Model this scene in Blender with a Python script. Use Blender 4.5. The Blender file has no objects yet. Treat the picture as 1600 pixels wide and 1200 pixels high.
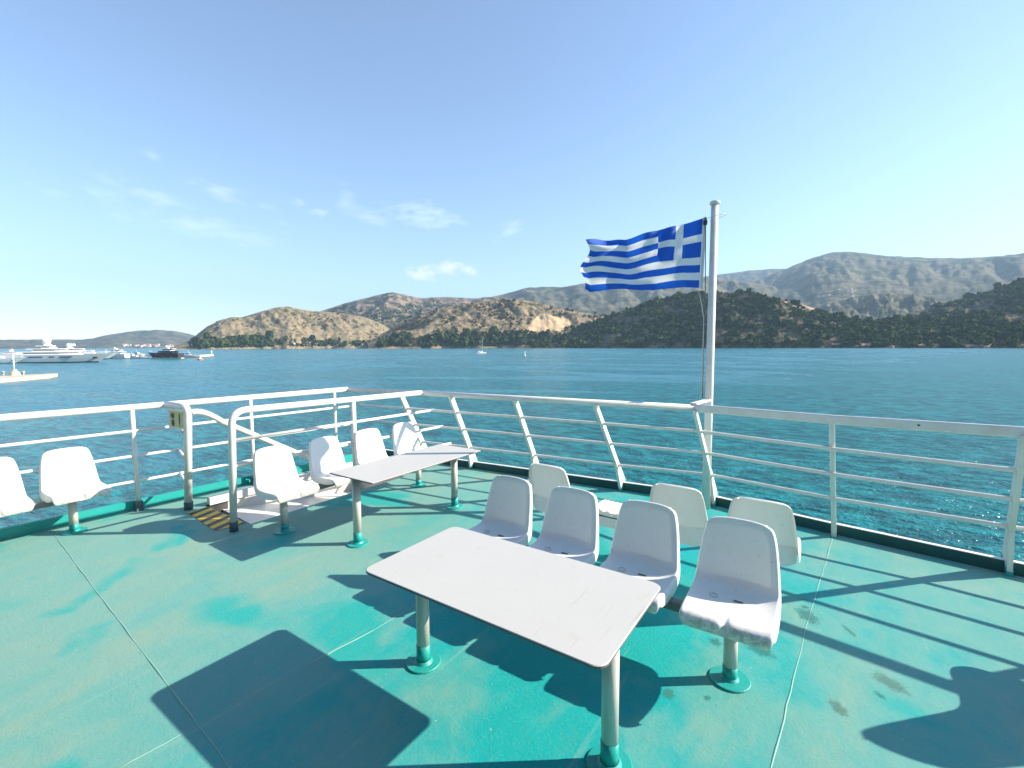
import bpy, math, random
import numpy as np
from mathutils import Vector, Matrix

R = math.radians
sc = bpy.context.scene
col = sc.collection
random.seed(7)
rng = np.random.default_rng(11)

# ------------------------------------------------------------------ camera
EYE = np.array([0.0, 0.0, 1.95])           # the deck is z = 0, the sea is z = SEA
SEA = -6.05
FPX, HOR, SLOPE, YAW = 728.0, 540.5, -0.0045, R(34.4)
PITCH = math.atan((600 - HOR) / FPX)
_fw = np.array([-math.sin(YAW) * math.cos(PITCH), math.cos(YAW) * math.cos(PITCH), -math.sin(PITCH)])
_r0 = np.array([math.cos(YAW), math.sin(YAW), 0.0])
_u0 = np.cross(_r0, _fw)
_a = math.atan(SLOPE)
_r = _r0 * math.cos(_a) + _u0 * math.sin(_a)
_u = _u0 * math.cos(_a) - _r0 * math.sin(_a)

def sight(px, py):
    """unit direction of a line of sight, from photo measurements"""
    d = _fw * FPX + _r * (px - 800) - _u * (py - 600)
    return d / np.linalg.norm(d)

def at_z(px, py, z):
    d = sight(px, py)
    return EYE + d * ((z - EYE[2]) / d[2])

def at_dist(px, py, dist):
    """point at a horizontal distance"""
    d = sight(px, py)
    return EYE + d * (dist / math.hypot(d[0], d[1]))

def to_photo(P):
    q = np.asarray(P, float) - EYE
    w = q @ _fw
    return 800 + FPX * (q @ _r) / w, 600 - FPX * (q @ _u) / w

cam_data = bpy.data.cameras.new("camera")
cam = bpy.data.objects.new("camera", cam_data)
col.objects.link(cam)
cam_data.sensor_width = 36.0
cam_data.lens = FPX / 1600 * 36.0
cam_data.clip_start = 0.05
cam_data.clip_end = 60000
cam.matrix_world = Matrix(((_r[0], _u[0], -_fw[0], EYE[0]), (_r[1], _u[1], -_fw[1], EYE[1]),
                           (_r[2], _u[2], -_fw[2], EYE[2]), (0, 0, 0, 1)))
sc.camera = cam

# ------------------------------------------------------------------ light
SUN_AZ, SUN_EL = R(36.6), R(30.3)          # azimuth counted from +X towards +Y
sun_data = bpy.data.lights.new("sun", 'SUN')
sun_data.energy = 5.0
sun_data.angle = R(0.55)
sun_data.color = (1.0, 0.90, 0.76)
sun = bpy.data.objects.new("sun", sun_data)
col.objects.link(sun)
sd = Vector((math.cos(SUN_EL) * math.cos(SUN_AZ), math.cos(SUN_EL) * math.sin(SUN_AZ), math.sin(SUN_EL)))
sun.rotation_euler = sd.to_track_quat('Z', 'Y').to_euler()

sc.view_settings.view_transform = 'Standard'
sc.view_settings.look = 'None'
sc.view_settings.exposure = 1.25
sc.view_settings.gamma = 1.0
sc.render.engine = 'CYCLES'
sc.cycles.max_bounces = 6
sc.cycles.volume_bounces = 0

world = bpy.data.worlds.new("World")
sc.world = world
world.use_nodes = True
wn = world.node_tree
wn.nodes.clear()
w_out = wn.nodes.new('ShaderNodeOutputWorld')
w_bg = wn.nodes.new('ShaderNodeBackground')
w_bg.inputs['Strength'].default_value = 0.112
sky = wn.nodes.new('ShaderNodeTexSky')
sky.sky_type = 'NISHITA'
sky.sun_disc = False
sky.sun_elevation = SUN_EL
sky.sun_rotation = math.pi / 2 - SUN_AZ
sky.altitude = 0
sky.air_density = 1.0
sky.dust_density = 0.2
sky.ozone_density = 3.4

def wmath(op, a, b=None, c=None, clamp=False):
    n = wn.nodes.new('ShaderNodeMath'); n.operation = op; n.use_clamp = clamp
    for i, v in enumerate((a, b, c)):
        if v is None: continue
        if isinstance(v, (int, float)): n.inputs[i].default_value = v
        else: wn.links.new(v, n.inputs[i])
    return n.outputs[0]

tc = wn.nodes.new('ShaderNodeTexCoord')
wdir = tc.outputs['Generated']
def wnoise(scale, detail, sx=1.0, sz=1.0):
    mp = wn.nodes.new('ShaderNodeMapping'); mp.inputs['Scale'].default_value = (1, 1, sz)
    wn.links.new(wdir, mp.inputs['Vector'])
    n = wn.nodes.new('ShaderNodeTexNoise'); n.inputs['Scale'].default_value = scale
    n.inputs['Detail'].default_value = detail; n.inputs['Roughness'].default_value = 0.6
    wn.links.new(mp.outputs[0], n.inputs['Vector'])
    return n.outputs['Fac']
nz_fine = wnoise(26, 6, sz=3.0)
nz_puff = wnoise(60, 5, sz=1.3)

def wdot(v):
    n = wn.nodes.new('ShaderNodeVectorMath'); n.operation = 'DOT_PRODUCT'
    wn.links.new(wdir, n.inputs[0]); n.inputs[1].default_value = tuple(float(q) for q in v)
    return n.outputs['Value']

def cloud(px, py, ax, ay, tilt, noise, gain, amount):
    """a patch of cloud round one compass direction and height of the sky"""
    d = sight(px, py)
    e = np.cross(d, (0, 0, 1.0)); e /= np.linalg.norm(e); n = np.cross(e, d)
    c, s = math.cos(R(tilt)), math.sin(R(tilt))
    e, n = e * c + n * s, n * c - e * s
    a = wmath('DIVIDE', wdot(e), ax / FPX); b = wmath('DIVIDE', wdot(n), ay / FPX)
    rr = wmath('SQRT', wmath('ADD', wmath('MULTIPLY', a, a), wmath('MULTIPLY', b, b)))
    m = wmath('SUBTRACT', 1.0, rr)
    m = wmath('ADD', m, wmath('MULTIPLY', wmath('SUBTRACT', noise, 0.5), gain))
    m = wmath('MULTIPLY', m, amount * 0.56, clamp=True)
    front = wmath('GREATER_THAN', wdot(d), 0.5)
    return wmath('MULTIPLY', m, front)

wisps = [(660, 335, 42, 13, -8, 0.42), (340, 300, 26, 7, -10, 0.3), (225, 302, 40, 6, -8, 0.26),
         (270, 316, 24, 4, -10, 0.26), (310, 354, 85, 12, -6, 0.22), (540, 318, 16, 16, 30, 0.22),
         (583, 342, 26, 8, -12, 0.24), (502, 333, 16, 5, -10, 0.26), (470, 316, 9, 5, 0, 0.28),
         (412, 322, 14, 4, -10, 0.2), (85, 300, 16, 5, -10, 0.2), (165, 302, 22, 8, -10, 0.22),
         (240, 243, 9, 7, 0, 0.24), (798, 360, 20, 9, 25, 0.26), (716, 346, 14, 4, -10, 0.25), (440, 348, 8, 4, 0, 0.2)]
acc = None
for px, py, ax, ay, tl, am in wisps:
    m = cloud(px, py, ax * 1.25, ay * 1.4, tl, nz_fine, 3.6, am)
    acc = m if acc is None else wmath('MAXIMUM', acc, m)
puffs = [(660, 428, 22, 11, 4, 1.5), (700, 420, 26, 11, 6, 1.3), (733, 422, 15, 7, 0, 1.2)]
pacc = None
for px, py, ax, ay, tl, am in puffs:
    m = cloud(px, py, ax * 1.15, ay * 1.25, tl, nz_puff, 2.2, am)
    pacc = m if pacc is None else wmath('MAXIMUM', pacc, m)
pacc = wmath('MULTIPLY', pacc, 0.72)

def wmix(fac, a, colr):
    n = wn.nodes.new('ShaderNodeMix'); n.data_type = 'RGBA'
    wn.links.new(fac, n.inputs[0]); wn.links.new(a, n.inputs[6]); n.inputs[7].default_value = colr
    return n.outputs[2]
hsv = wn.nodes.new('ShaderNodeHueSaturation'); hsv.inputs['Saturation'].default_value = 0.93
wn.links.new(sky.outputs['Color'], hsv.inputs['Color'])
skyc = wmix(acc, hsv.outputs['Color'], (6.4, 7.2, 7.9, 1))
skyc = wmix(pacc, skyc, (6.9, 6.15, 6.15, 1))
wn.links.new(skyc, w_bg.inputs['Color'])
wn.links.new(w_bg.outputs[0], w_out.inputs['Surface'])

# ------------------------------------------------------------------ helpers
class MB:
    """collects shapes and links them as ONE mesh object"""
    def __init__(s): s.v, s.f, s.m, s.sm = [], [], [], []
    def add(s, vs, fs, mat=0, smooth=False):
        o = len(s.v); s.v += [tuple(float(c) for c in p) for p in vs]
        for f in fs: s.f.append([o + i for i in f]); s.m.append(mat); s.sm.append(smooth)
    def box(s, lo, hi, mat=0):
        x0, y0, z0 = lo; x1, y1, z1 = hi
        s.add([(x0, y0, z0), (x1, y0, z0), (x1, y1, z0), (x0, y1, z0), (x0, y0, z1), (x1, y0, z1), (x1, y1, z1), (x0, y1, z1)],
              [(0, 3, 2, 1), (4, 5, 6, 7), (0, 1, 5, 4), (1, 2, 6, 5), (2, 3, 7, 6), (3, 0, 4, 7)], mat)
    def beam(s, a, b, w, h, up=(0, 0, 1), mat=0, bev=0.0):
        """rectangular bar from a to b, w sideways, h along up"""
        a, b, up = Vector(a), Vector(b), Vector(up)
        d = (b - a).normalized(); sx = d.cross(up).normalized(); uz = sx.cross(d).normalized()
        k = bev if bev else 0
        if k:
            pr = [(-w/2+k, -h/2), (w/2-k, -h/2), (w/2, -h/2+k), (w/2, h/2-k), (w/2-k, h/2), (-w/2+k, h/2), (-w/2, h/2-k), (-w/2, -h/2+k)]
        else:
            pr = [(-w/2, -h/2), (w/2, -h/2), (w/2, h/2), (-w/2, h/2)]
        n = len(pr)
        vs = [a + sx * p + uz * q for p, q in pr] + [b + sx * p + uz * q for p, q in pr]
        fs = [(i, (i + 1) % n, n + (i + 1) % n, n + i) for i in range(n)] + [tuple(range(n - 1, -1, -1)), tuple(range(n, 2 * n))]
        s.add(vs, fs, mat)
    def tube(s, pts, r, n=14, mat=0, caps=True):
        pts = [Vector(p) for p in pts]
        rs = r if isinstance(r, (list, tuple)) else [r] * len(pts)
        t0 = (pts[1] - pts[0]).normalized()
        ref = Vector((0, 0, 1)) if abs(t0.z) < 0.9 else Vector((1, 0, 0))
        nx = t0.cross(ref).normalized(); vs = []
        for i, p in enumerate(pts):
            t = (pts[min(i + 1, len(pts) - 1)] - pts[max(i - 1, 0)]).normalized()
            nx = (nx - t * nx.dot(t)).normalized(); ny = t.cross(nx)
            for k in range(n):
                a = 2 * math.pi * k / n
                vs.append(p + (nx * math.cos(a) + ny * math.sin(a)) * rs[i])
        fs = [(i * n + k, i * n + (k + 1) % n, (i + 1) * n + (k + 1) % n, (i + 1) * n + k) for i in range(len(pts) - 1) for k in range(n)]
        s.add(vs, fs, mat, True)
        if caps:
            o = len(s.v) - len(vs); L = (len(pts) - 1) * n
            s.f.append([o + k for k in range(n - 1, -1, -1)]); s.m.append(mat); s.sm.append(False)
            s.f.append([o + L + k for k in range(n)]); s.m.append(mat); s.sm.append(False)
    def lathe(s, prof, c=(0, 0, 0), n=24, mat=0, smooth=True):
        vs = [(c[0] + r * math.cos(2 * math.pi * k / n), c[1] + r * math.sin(2 * math.pi * k / n), c[2] + z) for r, z in prof for k in range(n)]
        fs = [(i * n + k, i * n + (k + 1) % n, (i + 1) * n + (k + 1) % n, (i + 1) * n + k) for i in range(len(prof) - 1) for k in range(n)]
        s.add(vs, fs, mat, smooth)
    def prism(s, poly, a, b, mat=0):
        """poly given as 3D points, moved by vectors a and b (the two faces)"""
        a, b = Vector(a), Vector(b); n = len(poly)
        vs = [Vector(p) + a for p in poly] + [Vector(p) + b for p in poly]
        fs = [tuple(range(n - 1, -1, -1)), tuple(range(n, 2 * n))] + [(i, (i + 1) % n, n + (i + 1) % n, n + i) for i in range(n)]
        s.add(vs, fs, mat)
    def build(s, name, mats, parent=None, fix=True):
        me = bpy.data.meshes.new(name)
        me.from_pydata(s.v, [], s.f)
        for m in (mats if isinstance(mats, (list, tuple)) else [mats]): me.materials.append(m)
        me.polygons.foreach_set('material_index', s.m)
        me.polygons.foreach_set('use_smooth', s.sm)
        me.update()
        if fix:
            import bmesh
            bm = bmesh.new(); bm.from_mesh(me); bmesh.ops.recalc_face_normals(bm, faces=bm.faces); bm.to_mesh(me); bm.free()
        o = bpy.data.objects.new(name, me); col.objects.link(o)
        if parent is not None: o.parent = parent
        return o

def tag(o, label=None, cat=None, group=None, kind=None):
    if label: o['label'] = label
    if cat: o['category'] = cat
    if group: o['group'] = group
    if kind: o['kind'] = kind
    return o

def empty(name, loc=(0, 0, 0), rz=0.0):
    o = bpy.data.objects.new(name, None); col.objects.link(o)
    o.location = loc; o.rotation_euler = (0, 0, rz); o.empty_display_size = 0.1
    return o

def copy_tree(o, parent=None):
    c = o.copy(); col.objects.link(c)
    if parent is not None: c.parent = parent
    for ch in [q for q in bpy.data.objects if q.parent == o]: copy_tree(ch, c)
    return c

# ------------------------------------------------------------------ materials
def new_mat(name):
    m = bpy.data.materials.new(name); m.use_nodes = True
    nt = m.node_tree; b = nt.nodes['Principled BSDF']
    return m, nt, b

class NB:
    """small node builder"""
    def __init__(s, nt): s.nt = nt
    def n(s, t, **kw):
        q = s.nt.nodes.new(t)
        for k, v in kw.items(): setattr(q, k, v)
        return q
    def link(s, a, b): s.nt.links.new(a, b)
    def coords(s, kind='Object', scale=(1, 1, 1), rot=(0, 0, 0)):
        t = s.n('ShaderNodeTexCoord'); mp = s.n('ShaderNodeMapping')
        mp.inputs['Scale'].default_value = scale; mp.inputs['Rotation'].default_value = rot
        s.link(t.outputs[kind], mp.inputs['Vector']); return mp.outputs[0]
    def noise(s, vec, scale, detail=4, rough=0.55, dist=0.0):
        q = s.n('ShaderNodeTexNoise'); s.link(vec, q.inputs['Vector'])
        q.inputs['Scale'].default_value = scale; q.inputs['Detail'].default_value = detail
        q.inputs['Roughness'].default_value = rough; q.inputs['Distortion'].default_value = dist
        return q.outputs['Fac']
    def ramp(s, fac, stops):
        q = s.n('ShaderNodeValToRGB'); s.link(fac, q.inputs['Fac']); el = q.color_ramp.elements
        while len(el) < len(stops): el.new(0.5)
        for e, (p, c) in zip(el, stops):
            e.position = p; e.color = (c, c, c, 1) if isinstance(c, (int, float)) else (*c, 1)
        return q.outputs['Color']
    def mix(s, fac, a, b, mode='MIX'):
        q = s.n('ShaderNodeMix', data_type='RGBA', blend_type=mode)
        for v, i in ((fac, 0), (a, 6), (b, 7)):
            if isinstance(v, (int, float)): q.inputs[i].default_value = v
            elif isinstance(v, tuple): q.inputs[i].default_value = (*v, 1)
            else: s.link(v, q.inputs[i])
        return q.outputs[2]
    def math(s, op, a, b=0.0, clamp=False):
        q = s.n('ShaderNodeMath', operation=op); q.use_clamp = clamp
        for i, v in enumerate((a, b)):
            if isinstance(v, (int, float)): q.inputs[i].default_value = v
            else: s.link(v, q.inputs[i])
        return q.outputs[0]
    def bump(s, h, strength, dist, normal=None):
        q = s.n('ShaderNodeBump'); q.inputs['Strength'].default_value = strength; q.inputs['Distance'].default_value = dist
        s.link(h, q.inputs['Height'])
        if normal is not None: s.link(normal, q.inputs['Normal'])
        return q.outputs['Normal']

def paint(name, base, rough=0.4, dirt=(0.45, 0.40, 0.32), amount=0.25, scale=6.0, bump=0.15):
    m, nt, b = new_mat(name); k = NB(nt); v = k.coords()
    n1 = k.noise(v, scale, 5, 0.6); n2 = k.noise(v, scale * 7, 4, 0.6)
    f = k.ramp(n1, [(0.45, 0.0), (0.8, amount)])
    c = k.mix(f, base, dirt)
    c = k.mix(k.ramp(n2, [(0.3, 0.0), (0.75, 0.12)]), c, tuple(q * 0.75 for q in base))
    k.link(c, b.inputs['Base Color'])
    k.link(k.math('ADD', k.math('MULTIPLY', n1, 0.25), rough - 0.12), b.inputs['Roughness'])
    k.link(k.bump(n2, bump, 0.004), b.inputs['Normal'])
    return m

M = {}
M['white'] = paint('white_gloss_paint', (0.66, 0.64, 0.59), 0.38, (0.52, 0.46, 0.34), 0.22, 5.0)
M['rail_white'] = paint('white_rail_paint', (0.72, 0.70, 0.65), 0.35, (0.42, 0.25, 0.12), 0.30, 9.0)
M['steel'] = paint('grey_leg_paint', (0.55, 0.52, 0.46), 0.4, (0.35, 0.30, 0.24), 0.3, 7.0)
M['beam_grey'] = paint('dark_grey_beam', (0.16, 0.15, 0.14), 0.5, (0.10, 0.08, 0.06), 0.3, 8.0)
M['teal'] = paint('fresh_teal_paint', (0.010, 0.31, 0.28), 0.45, (0.06, 0.34, 0.28), 0.5, 9.0, 0.4)
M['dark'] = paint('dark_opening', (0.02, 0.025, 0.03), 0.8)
M['black'] = paint('black_plastic', (0.015, 0.015, 0.017), 0.4)
M['dim_grey'] = paint('grey_tread_paint', (0.05, 0.09, 0.10), 0.7)

def deck_mat():
    m, nt, b = new_mat('worn_teal_deck_paint'); k = NB(nt)
    v = k.coords(); vs = k.coords(scale=(1.0, 0.42, 1.0), rot=(0, 0, R(62)))
    vl = k.coords(scale=(1.0, 0.06, 1.0), rot=(0, 0, R(57))); vl2 = k.coords(scale=(0.05, 1.0, 1.0), rot=(0, 0, R(20)))
    big = k.noise(v, 0.55, 4, 0.55, 0.4)
    streak = k.noise(vs, 2.2, 6, 0.62, 0.5)
    mid = k.noise(v, 3.4, 7, 0.68, 0.3)
    fine = k.noise(v, 55, 5, 0.65)
    grit = k.noise(v, 380, 2, 0.5)
    sep = k.n('ShaderNodeSeparateXYZ'); k.link(k.coords(), sep.inputs[0])
    # worn on the walkways, fresh in the seating bay
    walk = k.math('MULTIPLY', k.math('SUBTRACT', k.math('ABSOLUTE', k.math('ADD', sep.outputs['X'], 1.3)), 1.2), 0.42)
    wear = k.math('ADD', k.math('ADD', k.math('MULTIPLY', big, 0.75), k.math('MULTIPLY', streak, 0.55)), k.math('MULTIPLY', walk, 0.33))
    wear = k.math('ADD', wear, k.math('MULTIPLY', k.math('SUBTRACT', mid, 0.5), 0.30))
    w = k.ramp(wear, [(0.52, 0.0), (0.68, 0.60), (0.90, 1.0)])
    fresh = k.mix(mid, (0.006, 0.305, 0.305), (0.020, 0.385, 0.370))
    worn = k.mix(mid, (0.125, 0.345, 0.305), (0.230, 0.360, 0.300))
    worn = k.mix(k.ramp(streak, [(0.52, 0.0), (0.72, 0.6)]), worn, (0.260, 0.355, 0.270))
    c = k.mix(w, fresh, worn)
    patch = k.ramp(k.math('ADD', k.noise(v, 0.9, 3, 0.45, 0.3), k.math('MULTIPLY', k.math('SUBTRACT', fine, 0.5), 0.12)), [(0.575, 0.0), (0.64, 0.85)])
    c = k.mix(patch, c, (0.008, 0.345, 0.315))
    # long pale scuffs, chips, dark spots, grit
    c = k.mix(k.ramp(k.noise(vl, 9, 5, 0.7), [(0.60, 0.0), (0.72, 0.45)]), c, (0.27, 0.42, 0.34))
    c = k.mix(k.ramp(k.noise(vl2, 14, 5, 0.7), [(0.64, 0.0), (0.72, 0.4)]), c, (0.06, 0.24, 0.21))
    c = k.mix(k.ramp(fine, [(0.54, 0.0), (0.74, 0.5)]), c, (0.19, 0.31, 0.25))
    c = k.mix(k.ramp(fine, [(0.24, 0.55), (0.40, 0.0)]), c, (0.02, 0.17, 0.15))
    c = k.mix(k.ramp(k.noise(v, 26, 5, 0.7), [(0.685, 0.0), (0.72, 0.75)]), c, (0.04, 0.14, 0.11))
    c = k.mix(k.ramp(k.noise(v, 33, 4, 0.6), [(0.70, 0.0), (0.73, 0.8)]), c, (0.42, 0.47, 0.40))
    c = k.mix(k.ramp(k.noise(v, 1.7, 6, 0.7, 0.6), [(0.62, 0.0), (0.78, 0.22)]), c, (0.20, 0.27, 0.18))
    c = k.mix(k.ramp(grit, [(0.50, 0.0), (0.8, 0.4)]), c, (0.03, 0.22, 0.20))
    k.link(c, b.inputs['Base Color'])
    k.link(k.math('ADD', k.math('MULTIPLY', mid, 0.4), 0.34), b.inputs['Roughness'])
    b.inputs['Specular IOR Level'].default_value = 0.08
    h = k.math('ADD', k.math('MULTIPLY', fine, 0.8), k.math('MULTIPLY', grit, 0.4))
    h = k.math('ADD', h, k.math('MULTIPLY', mid, 2.2))
    k.link(k.bump(h, 0.55, 0.005), b.inputs['Normal'])
    return m
M['deck'] = deck_mat()

def chair_mat():
    m, nt, b = new_mat('white_moulded_plastic'); k = NB(nt); v = k.coords()
    oi = k.n('ShaderNodeObjectInfo')
    va = k.n('ShaderNodeVectorMath', operation='ADD'); cmb = k.n('ShaderNodeCombineXYZ')
    for i_ in range(3): k.link(k.math('MULTIPLY', oi.outputs['Random'], 17.0 + 6 * i_), cmb.inputs[i_])
    k.link(v, va.inputs[0]); k.link(cmb.outputs[0], va.inputs[1]); v = va.outputs[0]
    n1 = k.noise(v, 5, 5, 0.6); n2 = k.noise(v, 30, 6, 0.72)
    c = k.mix(k.ramp(n1, [(0.42, 0.0), (0.75, 0.55)]), (0.76, 0.755, 0.73), (0.69, 0.665, 0.60))
    c = k.mix(k.math('MULTIPLY', oi.outputs['Random'], 0.35), c, (0.68, 0.655, 0.59))
    c = k.mix(k.ramp(n2, [(0.58, 0.0), (0.74, 0.4)]), c, (0.40, 0.35, 0.28))
    raw = k.n('ShaderNodeSeparateXYZ'); k.link(k.coords(), raw.inputs[0])          # ground in grime on the front lip
    lip = k.math('MULTIPLY', k.ramp(raw.outputs['Y'], [(0.0, 0.0), (0.19, 0.0), (0.235, 1.0)]), k.ramp(n2, [(0.42, 0.0), (0.62, 0.75)]))
    c = k.mix(lip, c, (0.36, 0.30, 0.22))
    k.link(c, b.inputs['Base Color'])
    k.link(k.math('ADD', k.math('MULTIPLY', n1, 0.3), 0.22), b.inputs['Roughness'])
    k.link(k.bump(n2, 0.12, 0.002), b.inputs['Normal'])
    tr = k.n('ShaderNodeBsdfTranslucent'); tr.inputs['Color'].default_value = (0.80, 0.79, 0.75, 1)
    mx = k.n('ShaderNodeMixShader'); mx.inputs[0].default_value = 0.05
    k.link(b.outputs[0], mx.inputs[1]); k.link(tr.outputs[0], mx.inputs[2]); k.link(mx.outputs[0], nt.nodes['Material Output'].inputs['Surface'])
    return m
M['chair'] = chair_mat()

def table_mat():
    m, nt, b = new_mat('off_white_laminate'); k = NB(nt); v = k.coords()
    n1 = k.noise(v, 2.5, 5, 0.6); n2 = k.noise(v, 90, 3, 0.6); n3 = k.noise(v, 14, 5, 0.7)
    c = k.mix(n1, (0.450, 0.445, 0.418), (0.500, 0.495, 0.466))
    c = k.mix(k.ramp(n2, [(0.5, 0.0), (0.8, 0.22)]), c, (0.52, 0.49, 0.45))
    c = k.mix(k.ramp(n3, [(0.58, 0.0), (0.75, 0.4)]), c, (0.38, 0.34, 0.27))
    vl = k.coords(scale=(1, .04, 1), rot=(0, 0, R(33)))
    c = k.mix(k.ramp(k.noise(vl, 30, 4, 0.7), [(0.66, 0.0), (0.70, 0.35)]), c, (0.30, 0.27, 0.22))
    k.link(c, b.inputs['Base Color']); b.inputs['Roughness'].default_value = 0.5
    k.link(k.bump(n2, 0.08, 0.002), b.inputs['Normal'])
    return m
M['table'] = table_mat()
M['edge'] = paint('table_edge_band', (0.14, 0.12, 0.10), 0.6)

def stripe_mat():
    m, nt, b = new_mat('yellow_black_hazard_stripes'); k = NB(nt); v = k.coords()
    sep = k.n('ShaderNodeSeparateXYZ'); k.link(v, sep.inputs[0])
    t = k.math('FRACT', k.math('ADD', k.math('MULTIPLY', sep.outputs['X'], 5.6), k.math('MULTIPLY', sep.outputs['Y'], 2.2)))
    f = k.math('GREATER_THAN', t, 0.52)
    n1 = k.noise(v, 22, 5, 0.7)
    c = k.mix(f, (0.72, 0.46, 0.015), (0.03, 0.02, 0.03))
    c = k.mix(k.ramp(n1, [(0.55, 0.0), (0.72, 0.7)]), c, (0.20, 0.24, 0.12))
    k.link(c, b.inputs['Base Color']); b.inputs['Roughness'].default_value = 0.55
    return m
M['stripe'] = stripe_mat()

def flat(name, c, rough=0.5, metal=0.0):
    m, nt, b = new_mat(name); k = NB(nt); v = k.coords()
    n = k.noise(v, 3.0, 4, 0.6)
    k.link(k.mix(n, tuple(q * 0.88 for q in c), tuple(min(1, q * 1.08) for q in c)), b.inputs['Base Color'])
    b.inputs['Roughness'].default_value = rough; b.inputs['Metallic'].default_value = metal
    return m
def cloth(name, c):
    m, nt, b = new_mat(name); k = NB(nt); v = k.coords()
    n = k.noise(v, 300, 2, 0.5); n2 = k.noise(v, 5, 4)
    k.link(k.mix(n2, tuple(q * 0.85 for q in c), c), b.inputs['Base Color'])
    b.inputs['Roughness'].default_value = 0.75
    k.link(k.bump(n, 0.1, 0.001), b.inputs['Normal'])
    tr = k.n('ShaderNodeBsdfTranslucent'); tr.inputs['Color'].default_value = (*c, 1)
    mx = k.n('ShaderNodeMixShader'); mx.inputs[0].default_value = 0.3
    out = nt.nodes['Material Output']
    k.link(b.outputs[0], mx.inputs[1]); k.link(tr.outputs[0], mx.inputs[2]); k.link(mx.outputs[0], out.inputs['Surface'])
    return m
M['flag_blue'] = cloth('flag_blue_cloth', (0.010, 0.105, 0.55))
M['flag_white'] = cloth('flag_white_cloth', (0.80, 0.80, 0.80))

# ------------------------------------------------------------------ sea
def sea_mat():
    m, nt, b = new_mat('sea_water'); k = NB(nt)
    v1 = k.coords(scale=(0.55, 1.25, 1), rot=(0, 0, R(-20)))
    v2 = k.coords(scale=(1.3, 0.7, 1), rot=(0, 0, R(25)))
    big = k.noise(v1, 0.17, 3, 0.5, 0.2)
    mid = k.noise(v1, 1.25, 3, 0.55, 0.25)
    small = k.noise(v2, 3.4, 3, 0.55, 0.2)
    vp = k.coords(scale=(0.45, 1.0, 1), rot=(0, 0, R(-42)))
    ridge = k.math('ABSOLUTE', k.math('SUBTRACT', k.noise(vp, 0.011, 4, 0.55, 1.4), 0.5))
    patch = k.ramp(k.math('ADD', ridge, k.math('MULTIPLY', k.noise(vp, 0.12, 4, 0.6), 0.05)), [(0.028, 1.0), (0.062, 0.0)])
    mott = k.ramp(k.noise(k.coords(scale=(0.5, 1.0, 1), rot=(0, 0, R(-25))), 0.05, 5, 0.65, 0.5), [(0.35, 0.0), (0.65, 1.0)])
    h = k.math('ADD', k.math('MULTIPLY', big, 0.7), k.math('ADD', k.math('MULTIPLY', mid, 0.42), k.math('MULTIPLY', small, 0.11)))
    bmp = k.n('ShaderNodeBump'); bmp.inputs['Distance'].default_value = 1.0; bmp.inputs['Strength'].default_value = 1.0
    k.link(h, bmp.inputs['Height']); k.link(bmp.outputs[0], b.inputs['Normal'])
    body = k.mix(k.ramp(mid, [(0.38, 0.0), (0.62, 1.0)]), (0.001, 0.072, 0.084), (0.006, 0.215, 0.222))
    body = k.mix(k.math('MULTIPLY', mott, 0.25), body, (0.001, 0.090, 0.110))
    sp = k.n('ShaderNodeVectorMath', operation='DOT_PRODUCT'); k.link(k.coords(), sp.inputs[0]); sp.inputs[1].default_value = (-0.0045, 0.0012, 0)
    lanes = k.ramp(sp.outputs['Value'], [(0.05, 0.0), (0.35, 1.0)])               # wind lanes lie on the harbour side
    patch = k.math('MULTIPLY', patch, lanes)
    body = k.mix(k.math('MULTIPLY', lanes, 0.7), body, k.mix(k.ramp(mid, [(0.38, 0.0), (0.62, 1.0)]), (0.001, 0.080, 0.118), (0.004, 0.190, 0.235)))
    body = k.mix(k.math('MULTIPLY', patch, 0.5), body, (0.09, 0.24, 0.32))
    k.link(body, b.inputs['Base Color'])
    k.link(k.math('ADD', 0.22, k.math('MULTIPLY', patch, 0.12)), b.inputs['Roughness'])
    b.inputs['IOR'].default_value = 1.333
    return m
M['sea'] = sea_mat()

mb = MB()
rings = [0.0, 4, 8, 14, 22, 35, 60, 110, 220, 450, 900, 1800, 3600, 7000, 11500]
na = 96
vs = [(0, 0, SEA)] + [(r * math.cos(2 * math.pi * a / na), r * math.sin(2 * math.pi * a / na), SEA) for r in rings[1:] for a in range(na)]
fs = [(0, 1 + a, 1 + (a + 1) % na) for a in range(na)]
for i in range(len(rings) - 2):
    for a in range(na):
        p, q = 1 + i * na + a, 1 + i * na + (a + 1) % na
        fs.append((p, p + na, q + na, q))
mb.add(vs, fs)
tag(mb.build('sea', M['sea'], fix=False), 'blue green sea with small wind ripples filling the bay', 'sea', kind='structure')

# ------------------------------------------------------------------ ferry deck
stern_edge = [(-6.60, 5.46), (-4.55, 5.68), (-1.3, 6.00), (0.0, 5.72), (1.4, 5.51), (4.6, 5.02)]
WX0, WX1, WY0, WY1 = -6.27, -5.22, 2.49, 4.75          # stairwell opening
mb = MB()
out = [(-6.98, -4.0), (4.8, -4.0), (4.8, 5.1)] + [(x, y + 0.12) for x, y in reversed(stern_edge[:-1])] + [(-6.72, 5.5), (-6.80, 3.2), (-6.86, 1.2)]
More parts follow.
